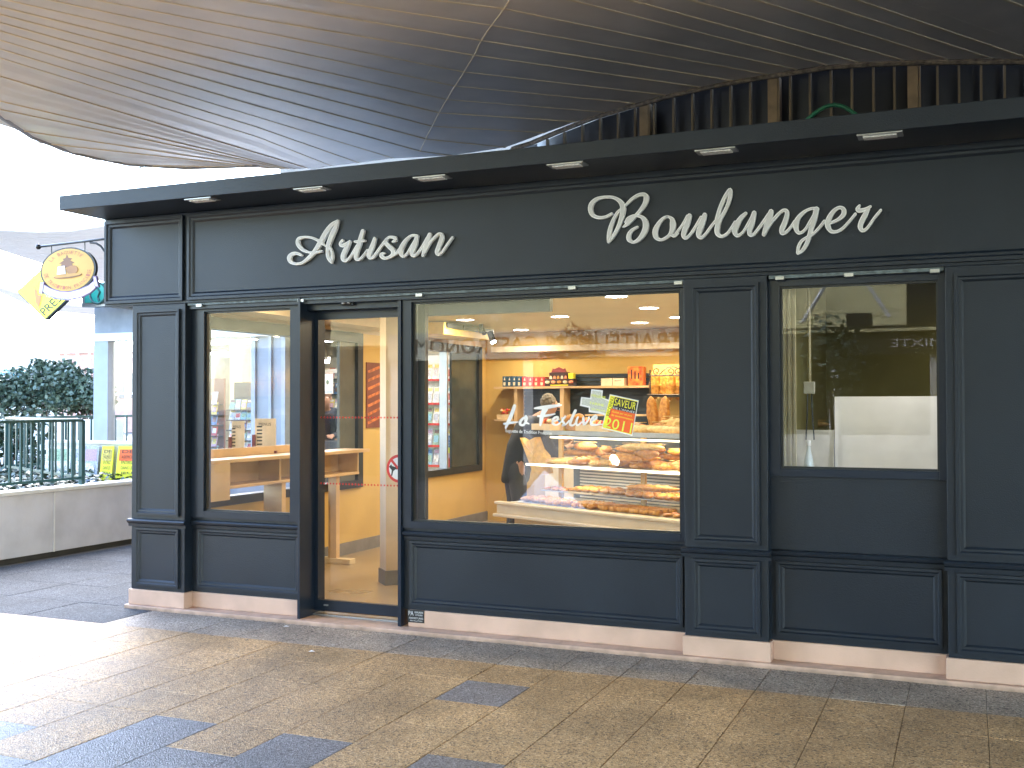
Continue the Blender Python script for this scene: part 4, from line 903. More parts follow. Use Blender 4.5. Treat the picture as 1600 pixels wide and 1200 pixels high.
cbox("middle_shelf", .14, CL, .27, .92, .955, .97, marb); cbox("middle_light", .14, CL, .25, .269, .955, .972, strip_m)
cbox("case_back", .1, CL, .93, .945, .6005, 1.26, mat("blue_grey_slats", (.12, .16, .20), .4))
lvb = MB()
for k in range(11): lvb.obox(cl3(CL/2+.1, .925, .62+k*.03), DX, DY, UZ, CL/2-.1, .004, .008, whitep)
lvb.build("back_slats", parent=cs)
for a_ in (.28, 1.35, 2.3): cbox("shelf_support", a_, a_+.05, .55, .575, .6005, 1.271, mat("ochre_bracket", (.50, .30, .06), .4))
for a_, k in ((.7, 2), (1.8, 2), (2.6, 2)): p = cl3(a_, .5, 1.20); lamp(p.x, p.y, p.z, k*.15, (1, .78, .45), .3)
for a_, k in ((.7, 2), (1.8, 2)): p = cl3(a_, .45, .94); lamp(p.x, p.y, p.z, k*.15, (1, .78, .45), .3)
# ---- baked goods: shared meshes
crust = mat("golden_crust", (.34, .13, .02), .5, col2=(.58, .29, .055), scale=35, bump=.3, bscale=120)
crustd = mat("dark_crust", (.20, .075, .015), .5, col2=(.38, .17, .035), scale=30, bump=.3, bscale=120)
flour = mat("floured_crust", (.42, .28, .10), .7, col2=(.60, .44, .20), scale=40, bump=.4, bscale=90)
pink = mat("glazed_red_fruit", (.55, .12, .08), .3, col2=(.75, .35, .15), scale=50)
def loafmesh(L, r, m, cuts=4, flat=.75, bend=0):
    mb = MB(); pts = []; rs = []; n = 13
    for i in range(n):
        t = i/(n-1); x = (t-.5)*L; w = max(.12, math.sin(math.pi*t)**.45); wob = 1+.10*abs(math.sin(cuts*math.pi*t)); pts.append((x, bend*math.sin(math.pi*t), 0)); rs.append(r*w*wob)
    mb.tube(pts, rs, 9, m)
    mb.v = [Vector((v.x, v.y, v.z*flat+r*flat*.9)) for v in mb.v]
    for k in range(cuts):
        x = (k+.5-cuts/2)*L/(cuts+.6); mb.obox((x, bend*.9, r*flat*1.93), (.75, .66, 0), (-.66, .75, 0), (0, 0, 1), r*.75, r*.13, r*.06, flour)
    return mb.mesh("loaf")
def croissant():
    mb = MB(); pts = []; rs = []
    for i in range(13):
        t = i/12; a = math.pi*(.12+.76*t); pts.append((.06*math.cos(a), .05*math.sin(a), 0)); rs.append((.004+.026*math.sin(math.pi*t))*(1+.13*(i % 2)))
    mb.tube(pts, rs, 8, crust); mb.v = [Vector((v.x, v.y, v.z*.8+.022)) for v in mb.v]; return mb.mesh("croissant")
def tart():
    mb = MB(); mb.lathe([(.035, 0), (.042, .02), (.038, .021), (.036, .016)], (0, 0, 0), 12, crust); mb.lathe([(.035, .015), (.02, .024), (.002, .026)], (0, 0, 0), 10, pink); return mb.mesh("tart")
def choc():
    mb = MB(); mb.obox((0, 0, .018), (1, 0, 0), (0, 1, 0), (0, 0, 1), .05, .032, .017, crust)
    for i in range(3): mb.obox((-.03+i*.03, 0, .037), (1, 0, 0), (0, 1, 0), (0, 0, 1), .010, .030, .003, crustd)
    return mb.mesh("pastry")
def bun():
    mb = MB(); mb.lathe([(.03, 0), (.045, .012), (.045, .03), (.03, .045), (.012, .052), (.003, .054)], (0, 0, 0), 12, crust)
    for a in range(3): mb.obox((0, (a-1)*.022, .050-abs(a-1)*.006), (1, 0, 0), (0, 1, 0), (0, 0, 1), .028, .003, .003, flour)
    return mb.mesh("bun")
baguette = loafmesh(.52, .034, crust, 6); bat = loafmesh(.30, .05, crustd, 4); rustic = loafmesh(.42, .045, flour, 5, .6); small = loafmesh(.17, .032, crust, 3)
KM = dict(croissant=croissant(), tart=tart(), pastry=choc(), bun=bun(), baguette=baguette, loaf=bat, rustic_loaf=rustic, bread_roll=small)
for me in KM.values():
    me.polygons.foreach_set("use_smooth", [True]*len(me.polygons))
def good(kind, pos, rz, label, cat, group, tilt=None):
    o = bpy.data.objects.new(kind, KM[kind]); COL.objects.link(o); o.location = pos; o.rotation_euler = tilt or (0, 0, rz); o.scale = (1.12,)*3; tag(o, label, cat, group); return o
R_ = random.Random(21); base_rz = math.atan2(DX.y, DX.x)
# lower trays: rows of pastries per tray
kinds = ["croissant", "pastry", "bun", "tart", "bread_roll", "croissant", "pastry"]
lbl = {"croissant": "golden croissant lying in rows on the lowest tray of the display counter", "pastry": "chocolate striped pastry in the lowest trays of the display counter", "bun": "round slashed bun in the lowest trays of the display counter", "tart": "small red fruit tart in the lowest trays of the display counter", "bread_roll": "small bread roll in the lowest trays of the display counter"}
trm = mat("tray_metal", (.5, .48, .42), .3, metal=.6)
for ti in range(7):
    a0 = .16+ti*.36
    for row, (b0, z) in enumerate(((.10, .601), (.42, .70))):
        t = MB().obox(cl3(a0+.17, b0+.14, z+.006), DX, DY, UZ, .165, .14, .005, trm).build("serving_tray")
        tag(t, "flat metal pastry tray inside the display counter, %s row, %s" % (("front", "raised back")[row], ["at the left end", "second from the left end", "third from the left end", "in the middle", "third from the right end", "second from the right end", "at the right end"][ti]), "tray", "pastry trays in the display counter")
        k = kinds[(ti*2+row*3) % 7]
        for i in range(3):
            for j in range(2 if k in ('tart', 'bun') else 3):
                if row == 1: pz_ = z+.012
                else: pz_ = z+.012
                nm_ = {'croissant': 'golden croissant', 'pastry': 'chocolate striped pastry', 'bun': 'round slashed bun', 'tart': 'small red fruit tart', 'bread_roll': 'small bread roll'}[k]; lab_ = '%s, %s on the %s %s tray of the display case' % (nm_, [['left front', 'left middle', 'left back'], ['middle front', 'centre', 'middle back'], ['right front', 'right middle', 'right back']][i][j], ['leftmost', 'second', 'third', 'middle', 'fifth', 'sixth', 'rightmost'][ti], ['front', 'raised'][row]); good(k, cl3(a0+.06+i*.108+R_.uniform(-.01, .01), b0+.05+j*.09+R_.uniform(-.006, .006), pz_), base_rz+R_.uniform(-.3, .3)+(math.pi/2 if k in ("bread_roll",) else 0), lab_, {"bread_roll": "bread roll"}.get(k, k), "%s in the display trays" % {"croissant": "croissants", "pastry": "pastries", "bun": "buns", "tart": "tarts", "bread_roll": "bread rolls"}[k])
# middle shelf: breads, sandwiches in paper
paper = mat("paper_bag", (.62, .47, .28), .7, var=.1, scale=10); wpap = mat("white_paper", (.7, .7, .68), .7)
for i in range(16):
    k = ["bread_roll", "loaf", "bun", "rustic_loaf"][(i*3) % 4] if i < 9 else ["baguette", "loaf"][i % 2]
    a_ = .32+i*.135; good(k, cl3(a_, .52+R_.uniform(-.05, .08), .971+(.0 if i % 3 else .0)), base_rz+(1.2 if i % 2 else .4)+R_.uniform(-.2, .2), "golden bread, %s from the left in the front row of the middle shelf" % ORD[i], "bread", "breads on the middle glass shelf")
    if i % 2 == 0: good("bread_roll", cl3(a_+.05, .42, .971), base_rz+R_.uniform(-1, 1), "small bread roll, %s from the left at the middle shelf edge" % ORD[i//2], "bread roll", "bread rolls on the middle glass shelf")
for (u, v, k, rz_, lb) in ((1003, 700, "rustic_loaf", .1, "floured long loaf lying across the middle shelf near the right window edge"), (1010, 712, "loaf", -.2, "plump golden loaf on the middle shelf below the floured one"), (985, 716, "baguette", .3, "short golden baguette leaning on the middle shelf at the right"), (1020, 764, "baguette", .1, "golden baguette in the lower case near the right window edge")):
    d0 = ray(u, v); 
    # intersect with the vertical plane through the middle of the shelf
    nn = DY; tt = (CO+DY*.36-CAMP).dot(nn)/d0.dot(nn); p = CAMP+d0*tt; good(k, (p.x, p.y, max(p.z-.02, .972 if v < 730 else .63)), base_rz+rz_, lb, "bread", None)
# top deck: breads and goods
ZT = 1.293
def deckpt(u, b=.60):
    # point on the top deck at depth b under image column u
    P0 = CO+DY*b; d0 = ray(u, 650); tt = (P0-CAMP).dot(DY)/d0.dot(DY); p = CAMP+d0*tt; return Vector((p.x, p.y, ZT))
for (u, b, k, rz_, lb) in ((1003, .55, "rustic_loaf", .15, "long seeded loaf lying on top of the counter beside the award sticker"), (1040, .50, "rustic_loaf", -.1, "long floured loaf with pale cuts on top of the counter at the right"), (1018, .62, "baguette", .25, "baguette lying behind the long loaves on top of the counter"), (1050, .7, "baguette", .05, "baguette on top of the counter touching the right window edge"), (985, .66, "loaf", .5, "brown loaf on top of the counter just right of the award sticker")):
    good(k, deckpt(u, b), base_rz+rz_, lb, "bread", None)
KM["standing_loaf"] = loafmesh(.30, .055, crust, 3, .6); KM["round_loaf"] = loafmesh(.19, .085, flour, 3, .75)
p = deckpt(1016, .8)+UZ*.15; good("standing_loaf", p, 0, "tall golden loaf standing upright on the counter, left of the pair", "bread", None, tilt=(0, math.pi/2-.15, base_rz+math.pi/2))
p = deckpt(1034, .82)+UZ*.16; good("standing_loaf", p, 0, "tall ridged loaf standing upright on the counter, right of the pair", "bread", None, tilt=(0, math.pi/2+.1, base_rz+math.pi/2))
good("round_loaf", deckpt(1056, .8), base_rz, "round floured loaf on the counter right of the two upright loaves", "bread", None)
for i in range(9):
    k = ["baguette", "rustic_loaf", "loaf"][i % 3]
    if i % 4 == 3: continue
    good(k, cl3(1.55+i*.16, .62+.06*(i % 3), ZT+.005), base_rz+R_.uniform(-.25, .25)+(.0 if i % 2 else .2), "golden bread, %s place from the left in the row on the counter top" % ORD[i], "bread", "breads lying on top of the counter")
for i in range(8): good(["loaf", "rustic_loaf"][i % 2], cl3(1.45+i*.2, .80, ZT+.005+.055*(i % 2)), base_rz+R_.uniform(-.5, .5), "plump loaf, %s from the left at the back of the counter top" % ORD[i], "bread", "loaves heaped at the back of the counter top")
for i in range(7): good(["loaf", "bread_roll", "baguette"][i % 3], cl3(.6+i*.28, .60, 1.10), base_rz+R_.uniform(-.4, .4), "top loaf of the middle shelf pile, %s from the left" % ORD[i], "bread", "top loaves of the middle shelf pile")
for i in range(12): good(["loaf", "rustic_loaf", "bread_roll", "loaf"][i % 4], cl3(.42+i*.2, .74, .971), base_rz+R_.uniform(-.5, .5), "golden loaf, %s from the left at the back of the middle shelf" % ORD[i], "bread", "loaves at the back of the middle shelf")
for i in range(8): good(["baguette", "loaf"][i % 2], cl3(.5+i*.3, .66, 1.045), base_rz+R_.uniform(-.3, .3), "stacked loaf, %s from the left on the middle shelf breads" % ORD[i], "bread", "stacked breads on the middle shelf")
# baskets, jars, paper bags on top, left of the sticker
bask = thing("bread_basket", "wicker basket of small rolls on the counter behind the white lettering", "basket", tuple(deckpt(905, .7)))
wick = mat("wicker", (.35, .2, .08), .7, var=.3, scale=60, bump=.5, bscale=60)
MB().lathe([(.13, 0), (.17, .09), (.175, .10), (.16, .095), (.12, .01)], (0, 0, 0), 18, wick).build("basket", parent=bask, local=True)
c = deckpt(905, .7)
for i in range(6): good("bun", c+Vector((.09*math.cos(i), .08*math.sin(i), .05+.01*i)), i, "round roll heaped in the wicker basket on the counter", "bread roll", "rolls in the wicker basket")
for (u, b, cm, lb, r, h) in ((868, .6, (.08, .20, .45), "blue topped jar on the counter behind the customer's arm", .05, .11), (884, .7, (.62, .50, .05), "yellow jar standing on the counter behind the lettering", .055, .12), (896, .8, (.25, .30, .05), "olive green jar beside the yellow jar on the counter", .045, .13), (858, .75, (.55, .12, .10), "red sweet jar on the counter nearest the customer", .05, .10)):
    t = thing("sweet_jar", lb, "jar", tuple(deckpt(u, b))); MB().lathe([(r, 0), (r*1.05, h*.3), (r, h*.8), (r*.8, h*.85)], (0, 0, 0), 14, mat("jar_"+lb[:4], cm, .25, var=.3, scale=50)).build("body", parent=t, local=True); MB().lathe([(r*.85, h*.85), (r*.85, h), (r*.3, h*1.04)], (0, 0, 0), 14, steel).build("lid", parent=t, local=True)
for (u, b, hh, lb) in ((855, .45, .10, "tray of orange wrapped sweets on the counter top at the left"), (925, .5, .10, "open box of wrapped sweets on the counter below the cross sticker"), (945, .5, .08, "low box of pale meringues on the counter under the award sticker")):
    p = deckpt(u, b); t = thing("sweets_box", lb, "box", tuple(p)); MB().obox((0, 0, hh*.3), DX, DY, UZ, .13, .09, hh*.3, paper).build("box", parent=t, local=True)
    sw_ = MB(); cc = [mat("sweet_orange", (.75, .25, .04), .4), mat("sweet_red", (.6, .05, .04), .4), mat("sweet_cream", (.75, .62, .35), .4)]
    for i in range(26): q = DX*R_.uniform(-.11, .11)+DY*R_.uniform(-.07, .07); sw_.ell((q.x, q.y, hh*.66+R_.uniform(0, .03)), .022, .022, .018, 6, 4, cc[(i+len(lb)) % 3])
    tag(sw_.build("sweets", parent=t, local=True), kind="stuff")
# shelf goods on the back wall
def atb(u, v, y=6.0): return aty(u, v, y)
def pack(u0, v0, u1, y, d_, m, name, lb, cat, group=None, zb=1.7605, deco=None):
    a, b = aty(u0, v0, y), aty(u1, v0, y); t = thing(name, lb, cat, ((a.x+b.x)/2, y, zb), group)
    w, h = (b.x-a.x)/2, a.z-zb; MB().box(-w, w, 0, d_, 0, h, m).build("carton", parent=t, local=True, bevel=.003)
    if deco: dm = MB(); deco(dm, w, h); dm.build("print", parent=t, local=True)
    return t
tin = mat("carton_blue", (.02, .06, .11), .4, var=.3, scale=40); redc = mat("carton_red", (.50, .03, .03), .4); wcr = mat("carton_cream", (.68, .60, .42), .6); drk = mat("carton_dark", (.05, .02, .02), .4)
def cups(mb, w, h):
    mb.add([(-w*.5, -.002, h*.12), (w*.3, -.002, h*.12), (w*.4, -.002, h*.42), (-w*.6, -.002, h*.42)], [(0, 1, 2, 3)], cream); mb.add([(-w*.35, -.002, h*.62), (w*.35, -.002, h*.62), (w*.2, -.002, h*.75), (0, -.002, h*.92), (-w*.2, -.002, h*.75)], [(0, 1, 2, 3, 4)], cream)
for i in range(4):
    pack(785+i*7.6, 588, 792+i*7.6, 5.93, .16, tin, "tea_carton", ["dark blue carton with pale print on the shelf, leftmost of four", "dark blue carton, second from the left on the shelf", "dark blue carton, third from the left on the shelf", "dark blue carton touching the red cartons"][i], "carton", "dark blue cartons on the back shelf", deco=cups)
for i in range(4):
    pack(815.5+i*9, 589, 824+i*9, 5.93, .16, redc, "tea_carton", ["red carton with a cup print touching the blue cartons", "red carton with a cup print, second of the four red ones", "red carton with a cup print, third of the four red ones", "red carton with a cup print, nearest the dark gift packs"][i], "carton", "red cartons on the back shelf", deco=cups)
def jars(mb, w, h):
    for i in range(5): mb.ell((-w*.8+i*w*.4, -.006, h*.55), w*.16, .01, h*.22, 8, 5, [wcr, pink, crust][i % 3])
    mb.box(-w*.6, w*.6, -.004, -.001, h*.08, h*.2, yl)
pack(851, 592, 897, 5.90, .10, drk, "gift_pack", "low dark gift pack showing a row of small jars on the shelf", "gift pack", deco=jars)
g2 = pack(858, 582, 887, 6.01, .09, drk, "gift_pack", "taller dark gift pack with a red scalloped top behind the low one", "gift pack", deco=jars)
ar_ = MB(); a, b = aty(861, 582, 6.0), aty(885, 582, 6.0); top = [(0, 0), (.1, .05), (.2, .04), (.5, .065), (.8, .04), (.9, .05), (1, 0)]
ar_.add([(a.x+(b.x-a.x)*t_, 6.005, a.z+q+.001) for t_, q in top]+[(a.x+(b.x-a.x)*t_, 6.02, a.z+q+.001) for t_, q in top], [tuple(range(7)), tuple(range(7, 14))[::-1]]+[(i, i+1, 8+i, 7+i) for i in range(6)], mat("dark_red_card", (.22, .03, .03), .5)); ar_.build("scalloped_top", parent=g2)
pack(888, 583, 896, 5.99, .08, yl, "gift_tin", "small yellow tin beside the taller dark gift pack", "tin")
pack(939, 591, 956, 5.93, .15, wcr, "cake_box", "plain cream box on the shelf, left of the pair", "box")
def sig(mb, w, h): text_quad(mb, "Pâtisserie", bil((-w*.6, -.002, h*.55), (w*.5, -.002, h*.65), (w*.5, -.002, h*.85), (-w*.6, -.002, h*.75)), blackm)
pack(957, 591, 975, 5.93, .15, wcr, "cake_box", "cream box with dark handwriting on the shelf, right of the pair", "box", deco=sig)
ored = mat("orange_red_print", (.70, .06, .02), .4, col2=(.85, .30, .05), scale=18)
def bott(mb, w, h):
    for i in range(3): mb.box(-w*.6+i*w*.45, -w*.42+i*w*.45, -.003, -.001, h*.35, h*.85-.02*i, drk)
pack(981, 573, 1005, 5.93, .12, ored, "gift_bag", "bright orange red gift bag at the right end of the shelf", "gift bag", deco=bott)
KM["sweet"] = None
t = thing("sweets_box", "box of orange wrapped sweets on the small lower shelf at the left", "box", (-5.37, 5.98, 1.351)); MB().box(-.11, .11, -.05, .08, 0, .06, paper).build("box", parent=t, local=True); sw_ = MB()
for i in range(30): sw_.ell((R_.uniform(-.09, .09), R_.uniform(-.04, .06), .07+R_.uniform(0, .05)), .022, .022, .018, 6, 4, MATS[["sweet_orange", "sweet_red", "sweet_cream"][i % 3]])
tag(sw_.build("sweets", parent=t, local=True), kind="stuff")
# wrought iron bread rack at the right of the back wall
rk = thing("bread_rack", "wrought iron bread rack with scrolls above and upright loaves in it", "rack", tuple(aty(1045, 616, 5.2)))
iron = mat("wrought_iron", (.03, .018, .012), .5); Yr = 5.2
def A(u, v): return aty(u, v, Yr)
mb = MB()
mb.tube([A(1014, 587), A(1100, 586)], .009, 6, iron); mb.tube([A(1012, 617), A(1100, 617)], .010, 6, iron); mb.tube([A(1016, 578), A(1016, 640)], .010, 6, iron)
def spiral(cx, cy, r, a0, turns, sg=1): return [A(cx+r*(1-.75*t/14)*math.cos(a0+sg*t/14*turns*6.283), cy+r*(1-.75*t/14)*math.sin(a0+sg*t/14*turns*6.283)) for t in range(15)]
for cx, sg in ((1026, 1), (1048, -1), (1060, 1), (1084, -1)): mb.tube(spiral(cx, 580, 6, math.pi/2, 1.2, sg), .0065, 5, iron)
mb.tube([A(1030, 585), A(1038, 578), (A(1044, 574)), A(1052, 573), A(1058, 575)], .0065, 5, iron)
mb.build("iron_frame", parent=rk)
a, b = A(1010, 617), A(1110, 617); MB().box(a.x, b.x, Yr, Yr+.32, a.z-.025, a.z-.008, darkm).build("rack_shelf", parent=rk)
MB().box(a.x-.02, b.x, Yr+.34, Yr+.36, a.z-.5, a.z+.35, ochrewall).build("rack_back", parent=rk)
for i in range(7):
    p = A(1018+i*11.5, 602); me = "standing_loaf"
    good(me, (p.x, Yr+.12+.03*(i % 2), p.z), 0, "golden slashed loaf, %s from the left in the wrought iron rack" % ORD[i], "bread", "upright loaves in the wrought iron rack", tilt=(0, math.pi/2+R_.uniform(-.15, .15), math.pi/2+R_.uniform(-.3, .3)))
p = A(1040, 575); lamp(p.x, Yr-.25, 2.38, 1.6, (1, .76, .36), .12)
MB().box(-4.2, -2.9, 5.62, 5.9, 1.40, 1.42, beech).build("wall_shelf", **R1)
# paper bags held by the customer
# ================================================================== RIGHT ROOM (behind the small window)
rr_ = thing("side_room", "x", "x"); 
for k in ("label", "category"): del rr_[k]
rr_["kind"] = "structure"
MB().box(XR+.081, 3.2, 3.0, 3.1, ZF, 2.9, olive).build("back_wall", parent=rr_); MB().box(XR+.081, 3.2, .26, 3.1, 2.6, 2.65, whitep).build("ceiling", parent=rr_)
MB().box(XR+.0805, XR+.10, .21, 3.0, ZF, 2.6, olive).build("left_wall", parent=rr_); MB().box(3.1, 3.2, .2, 3.0, ZF, 2.6, olive).build("right_wall", parent=rr_); MB().box(XR+.11, 3.1, .205, .255, 2.31, 2.6, olive).build("lintel", parent=rr_)
lamp(-.4, .6, 2.28, .8, (1, .97, .9), .3); lamp(.6, 2.0, 2.55, .45, (1, .86, .50), .4)  # unseen lamps, added to brighten the white board and the back wall
a, b = aty(1305, 760, 1.0), aty(1480, 619, 1.0)
tag(MB().box(a.x, b.x+.4, 1.0, 1.02, .9, b.z, whitep).build("white_board"), "large white board standing behind the small right window", "board")
a, b = aty(1180, 735, .30), aty(1480, 735, .30)
tag(MB().box(-1.09, .3, .21, .9, .80, .83, whitep).build("sill_counter"), "white worktop behind the lower edge of the small right window", "worktop")
a, b = aty(1224, 735, .9), aty(1302, 672, .9); tag(MB().box(a.x-.05, b.x, .92, .94, .8305, b.z, mat("grey_white_panel", (.55, .53, .48), .5)).build("low_panel"), "low grey white panel left of the big white board in the small window", "panel")
bt = thing("water_bottle", "clear plastic water bottle with a blue label in the small right window", "bottle", tuple(aty(1264, 738, .45)))
pb = aty(1264, 735, .45); pet = mat("clear_plastic", (.6, .68, .72), .15, spec=.8); zb = .8305; hb = aty(1264, 688, .45).z-zb
MB().lathe([(.028, 0), (.032, .01), (.032, hb*.62), (.026, hb*.75), (.012, hb*.88), (.012, hb*.93)], (pb.x, pb.y, zb), 14, pet).build("bottle_body", parent=bt, smooth=True); MB().lathe([(.0335, hb*.36), (.0335, hb*.60)], (pb.x, pb.y, zb), 14, mat("bottle_label_blue", (.10, .30, .65), .4)).build("bottle_label", parent=bt); MB().lathe([(.014, hb*.93), (.014, hb)], (pb.x, pb.y, zb), 10, w_).build("cap", parent=bt)
jb = thing("junction_box", "grey junction box with two hanging cables in the small right window", "junction box", tuple(aty(1264, 606, .8)))
p = aty(1264, 606, .8); MB().box(p.x-.035, p.x+.035, .80, .84, p.z-.04, p.z+.04, mat("box_grey", (.35, .34, .28), .5)).build("box", parent=jb, bevel=.004)
for dx in (-.012, .014): MB().tube([p+Vector((dx, .02, -.04)), p+Vector((dx*1.3, .02, -.18)), p+Vector((dx*2, .02, -.34))], .005, 6, darkm).build("cable", parent=jb)
MB().tube([p+Vector((.0, .03, .04)), Vector((p.x, .83, 2.59))], .012, 6, mat("conduit", (.25, .22, .12), .5)).build("conduit", parent=jb)
cur = MB()
for i in range(7): cur.box(-1.09+.016*i, -1.075+.016*i, .30+.012*(i % 2), .315+.012*(i % 2), .84, 2.3, mat("beige_curtain", (.50, .42, .25), .8))
tag(cur.build("curtain"), "narrow beige curtain hanging at the left side of the small window", "curtain")
# ================================================================== NEWSAGENT NEXT DOOR
na = thing("newsagent_shop", "newsagent kiosk with pale blue grey posts and a grey fascia behind the bakery corner", "shop", (-8.2, 4.2, 0))
bg_ = mat("blue_grey_paint", (.32, .36, .42), .45, var=.05); nyl = mat("newsagent_cream_wall", (.42, .42, .36), .7); 
NY = 4.2; NX0, NX1 = -10.4, -6.05
def NB(name, *a, m=bg_, **k): return MB().box(*a, m).build(name, parent=na, **k)
NB("fascia_board", NX0, NX1, NY, NY+.12, 2.46, 2.86, m=mat("fascia_grey", (.20, .23, .27), .5)); NB("lintel", NX0-.05, NX1, NY-.03, NY+.12, 2.36, 2.4595, m=whitep)
NB("roof", NX0, NX1, NY+.121, 9.6, 2.75, 2.86, m=whitep); NB("floor", NX0, NX1, NY+.12, 9.5, -.005, .05, m=mat("newsagent_floor", (.35, .32, .28), .4))
NB("ceiling", NX0+.1, NX1-.1, NY+.125, 9.5, 2.6, 2.64, m=mat("newsagent_ceiling", (.55, .48, .36), .7)); NB("back_wall", NX0, NX1, 9.5, 9.6, .0, 2.745, m=nyl); NB("side_wall", NX0, NX0+.1, NY+1.6, 9.5, .0505, 2.5995, m=nyl)
NB("stall_riser", NX0, NX1, NY+.005, NY+.11, .0, .62, m=bg_)
a = aty(148, 600, NY); b = aty(170, 600, NY); NB("corner_post", a.x, b.x, NY-.02, NY+.115, -.004, 2.3595)
for (u0, u1) in ((393, 399), (420, 424), (440, 446)): a, b = aty(u0, 600, NY), aty(u1, 600, NY); NB("window_post", a.x, b.x, NY-.01, NY+.08, .6205, 2.3595, m=mat("pale_post", (.42, .46, .52), .45))
for (u0, u1) in ((399.5, 419.5), (424.5, 439.5)): a, b = aty(u0, 600, NY), aty(u1, 600, NY); NB("blue_panel", a.x, b.x, NY+.02, NY+.04, .6205, 2.3595)
ng = [(172, 318), (327, 392.5), (447, 600)]
for (u0, u1) in ng[:2]: a, b = aty(u0, 600, NY), aty(u1, 600, NY); NB("pane", a.x, b.x, NY+.03, NY+.036, .6205, 2.3595, m=glass)
a = aty(320, 600, NY).x; NB("window_post", a-.03, a+.03, NY-.01, NY+.08, .6205, 2.3595, m=bg_)
text = MB(); f2 = bil(aty(345, 519, NY-.004), aty(305, 518, NY-.004), aty(305, 505, NY-.004), aty(345, 506, NY-.004)); f2 = bil(aty(300, 518, NY-.004), aty(362, 517, NY-.004), aty(362, 499, NY-.004), aty(300, 499, NY-.004)); text_quad(text, "TABAC NIC", f2, w_); text.build("fascia_text", parent=na)
tube_m = mat("fluorescent_tube", (.9, .9, .9), .4, emit=(.95, .93, 1.0), estr=2)
def fl_tube(u0, v0, u1, v1, Y, lb):
    a, b = aty(u0, v0, Y), aty(u1, v1, Y); t = thing("fluorescent_light", lb, "tube light", tuple(a)); MB().tube([a, b], .022, 8, tube_m).build("tube", parent=t); MB().obox((a+b)/2+Vector((0, .0, .05)), (1, 0, 0), (0, 1, 0), (0, 0, 1), (b.x-a.x)/2, .04, .022, whitep).build("housing", parent=t)
fl_tube(322, 537, 394, 533, 4.9, "nearest long fluorescent tube in the newsagent seen through the left window"); fl_tube(322, 552, 358, 555, 6.4, "second fluorescent tube farther back in the newsagent, left of the cream pillar")
fl_tube(377, 558, 396, 557, 6.6, "short stretch of fluorescent tube right of the cream pillar"); fl_tube(492, 532, 534, 531, 5.4, "fluorescent tube at the top of the view through the glass door"); fl_tube(490, 566, 514, 565, 7.4, "farther fluorescent tube lower down in the view through the door")
for (x, y) in ((-9.2, 5.5), (-7.6, 5.6), (-8.3, 7.6), (-6.9, 7.2)): lamp(x, y, 2.57, 3.2, (1, .93, .82), .5)
a, b = aty(359, 600, 6.0), aty(377, 600, 6.0); NB("cream_pillar", a.x, b.x, 6.0, 6.3, .0505, 2.5995, m=mat("cream_pillar_paint", (.72, .62, .32), .6))
KC = [(.75, .72, .66), (.60, .10, .08), (.10, .22, .45), (.70, .55, .12), (.30, .45, .30), (.45, .48, .55), (.78, .78, .74), (.20, .12, .10), (.55, .35, .45), (.25, .5, .6)]
MC = [mat("cover_%d" % i, c_, .35, var=.35, scale=30+7*i) for i, c_ in enumerate(KC)]
pale = [0, 6, 5, 0, 6, 4, 0, 9]
magm = {}
def magazine(parent, p, w, h, ci, lean=.25, d_=.012):
    key = (round(w, 3), round(h, 3), ci)
    if key not in magm:
        mb = MB(); mb.obox((0, 0, h/2), (1, 0, 0), (0, math.cos(lean), -math.sin(lean)), (0, math.sin(lean), math.cos(lean)), w/2, d_/2, h/2, MC[ci])
        for k, (a0, a1, c2) in enumerate(((.72, .92, (ci+3) % 10), (.2, .6, (ci+5) % 10))): mb.obox(Vector((0, 0, h/2))+Vector((0, math.sin(lean), math.cos(lean)))*h*((a0+a1)/2-.5)+Vector((0, -math.cos(lean), math.sin(lean)))*(d_/2+.001), (1, 0, 0), (0, math.cos(lean), -math.sin(lean)), (0, math.sin(lean), math.cos(lean)), w*.38, .0008, h*(a1-a0)/2, MC[c2])
        magm[key] = mb.mesh("magazine")
    o = bpy.data.objects.new("magazine", magm[key]); COL.objects.link(o); o.location = p; o.rotation_euler = (0, 0, rnd.uniform(-.04, .04)); return o
def rack(name, label, u0, u1, vs, Y, cols, step_w, red=True, back=None, h=.25, pal=pale, mlab="magazine"):
    a, b = aty(u0, vs[-1], Y), aty(u1, vs[-1], Y); t = thing(name, label, "rack", ((a.x+b.x)/2, Y, .05))
    zt_ = aty(u0, vs[0], Y).z+.35; MB().box(a.x-.02, b.x+.02, Y+.12, Y+.15, .06, zt_, back or whitep).build("rack_back", parent=t)
    for i, v in enumerate(vs):
        z = aty((u0+u1)/2, v, Y).z; MB().box(a.x, b.x, Y-.06, Y+.119, z-.012, z, whitep if red else darkm).build("rack_shelf", parent=t)
        if red: MB().box(a.x, b.x, Y-.068, Y-.0605, z-.014, z+.018, MATS["red_sticker"]).build("shelf_edge", parent=t)
        for k in range(cols):
            w = (b.x-a.x)/cols*.88; x = a.x+(b.x-a.x)*(k+.5)/cols
            m_ = magazine(None, (x, Y+.01, z+.001), round(w, 2), h, pal[(k*3+i*5) % len(pal)]); tag(m_, "%s magazine from the left on the %s shelf of the %s" % (["first", "second", "third", "fourth", "fifth", "sixth", "seventh", "eighth"][k], ["top", "second", "third", "fourth", "fifth", "sixth"][i], mlab), "magazine", "magazines on the "+mlab)
    return t
rack("magazine_rack", "white magazine rack with red shelf edges seen through the large window", 655, 730, [594, 631, 663, 697, 728], 6.9, 7, .2, True, None, .24, pale, "red edged rack")
rack("magazine_rack", "dark brown magazine rack at the left edge of the left window", 322, 339, [632, 648, 664, 681, 698, 716], 5.2, 2, .2, False, mat("rack_brown", (.22, .08, .05), .5), .17, [1, 2, 3, 5, 9, 8], "dark brown rack")
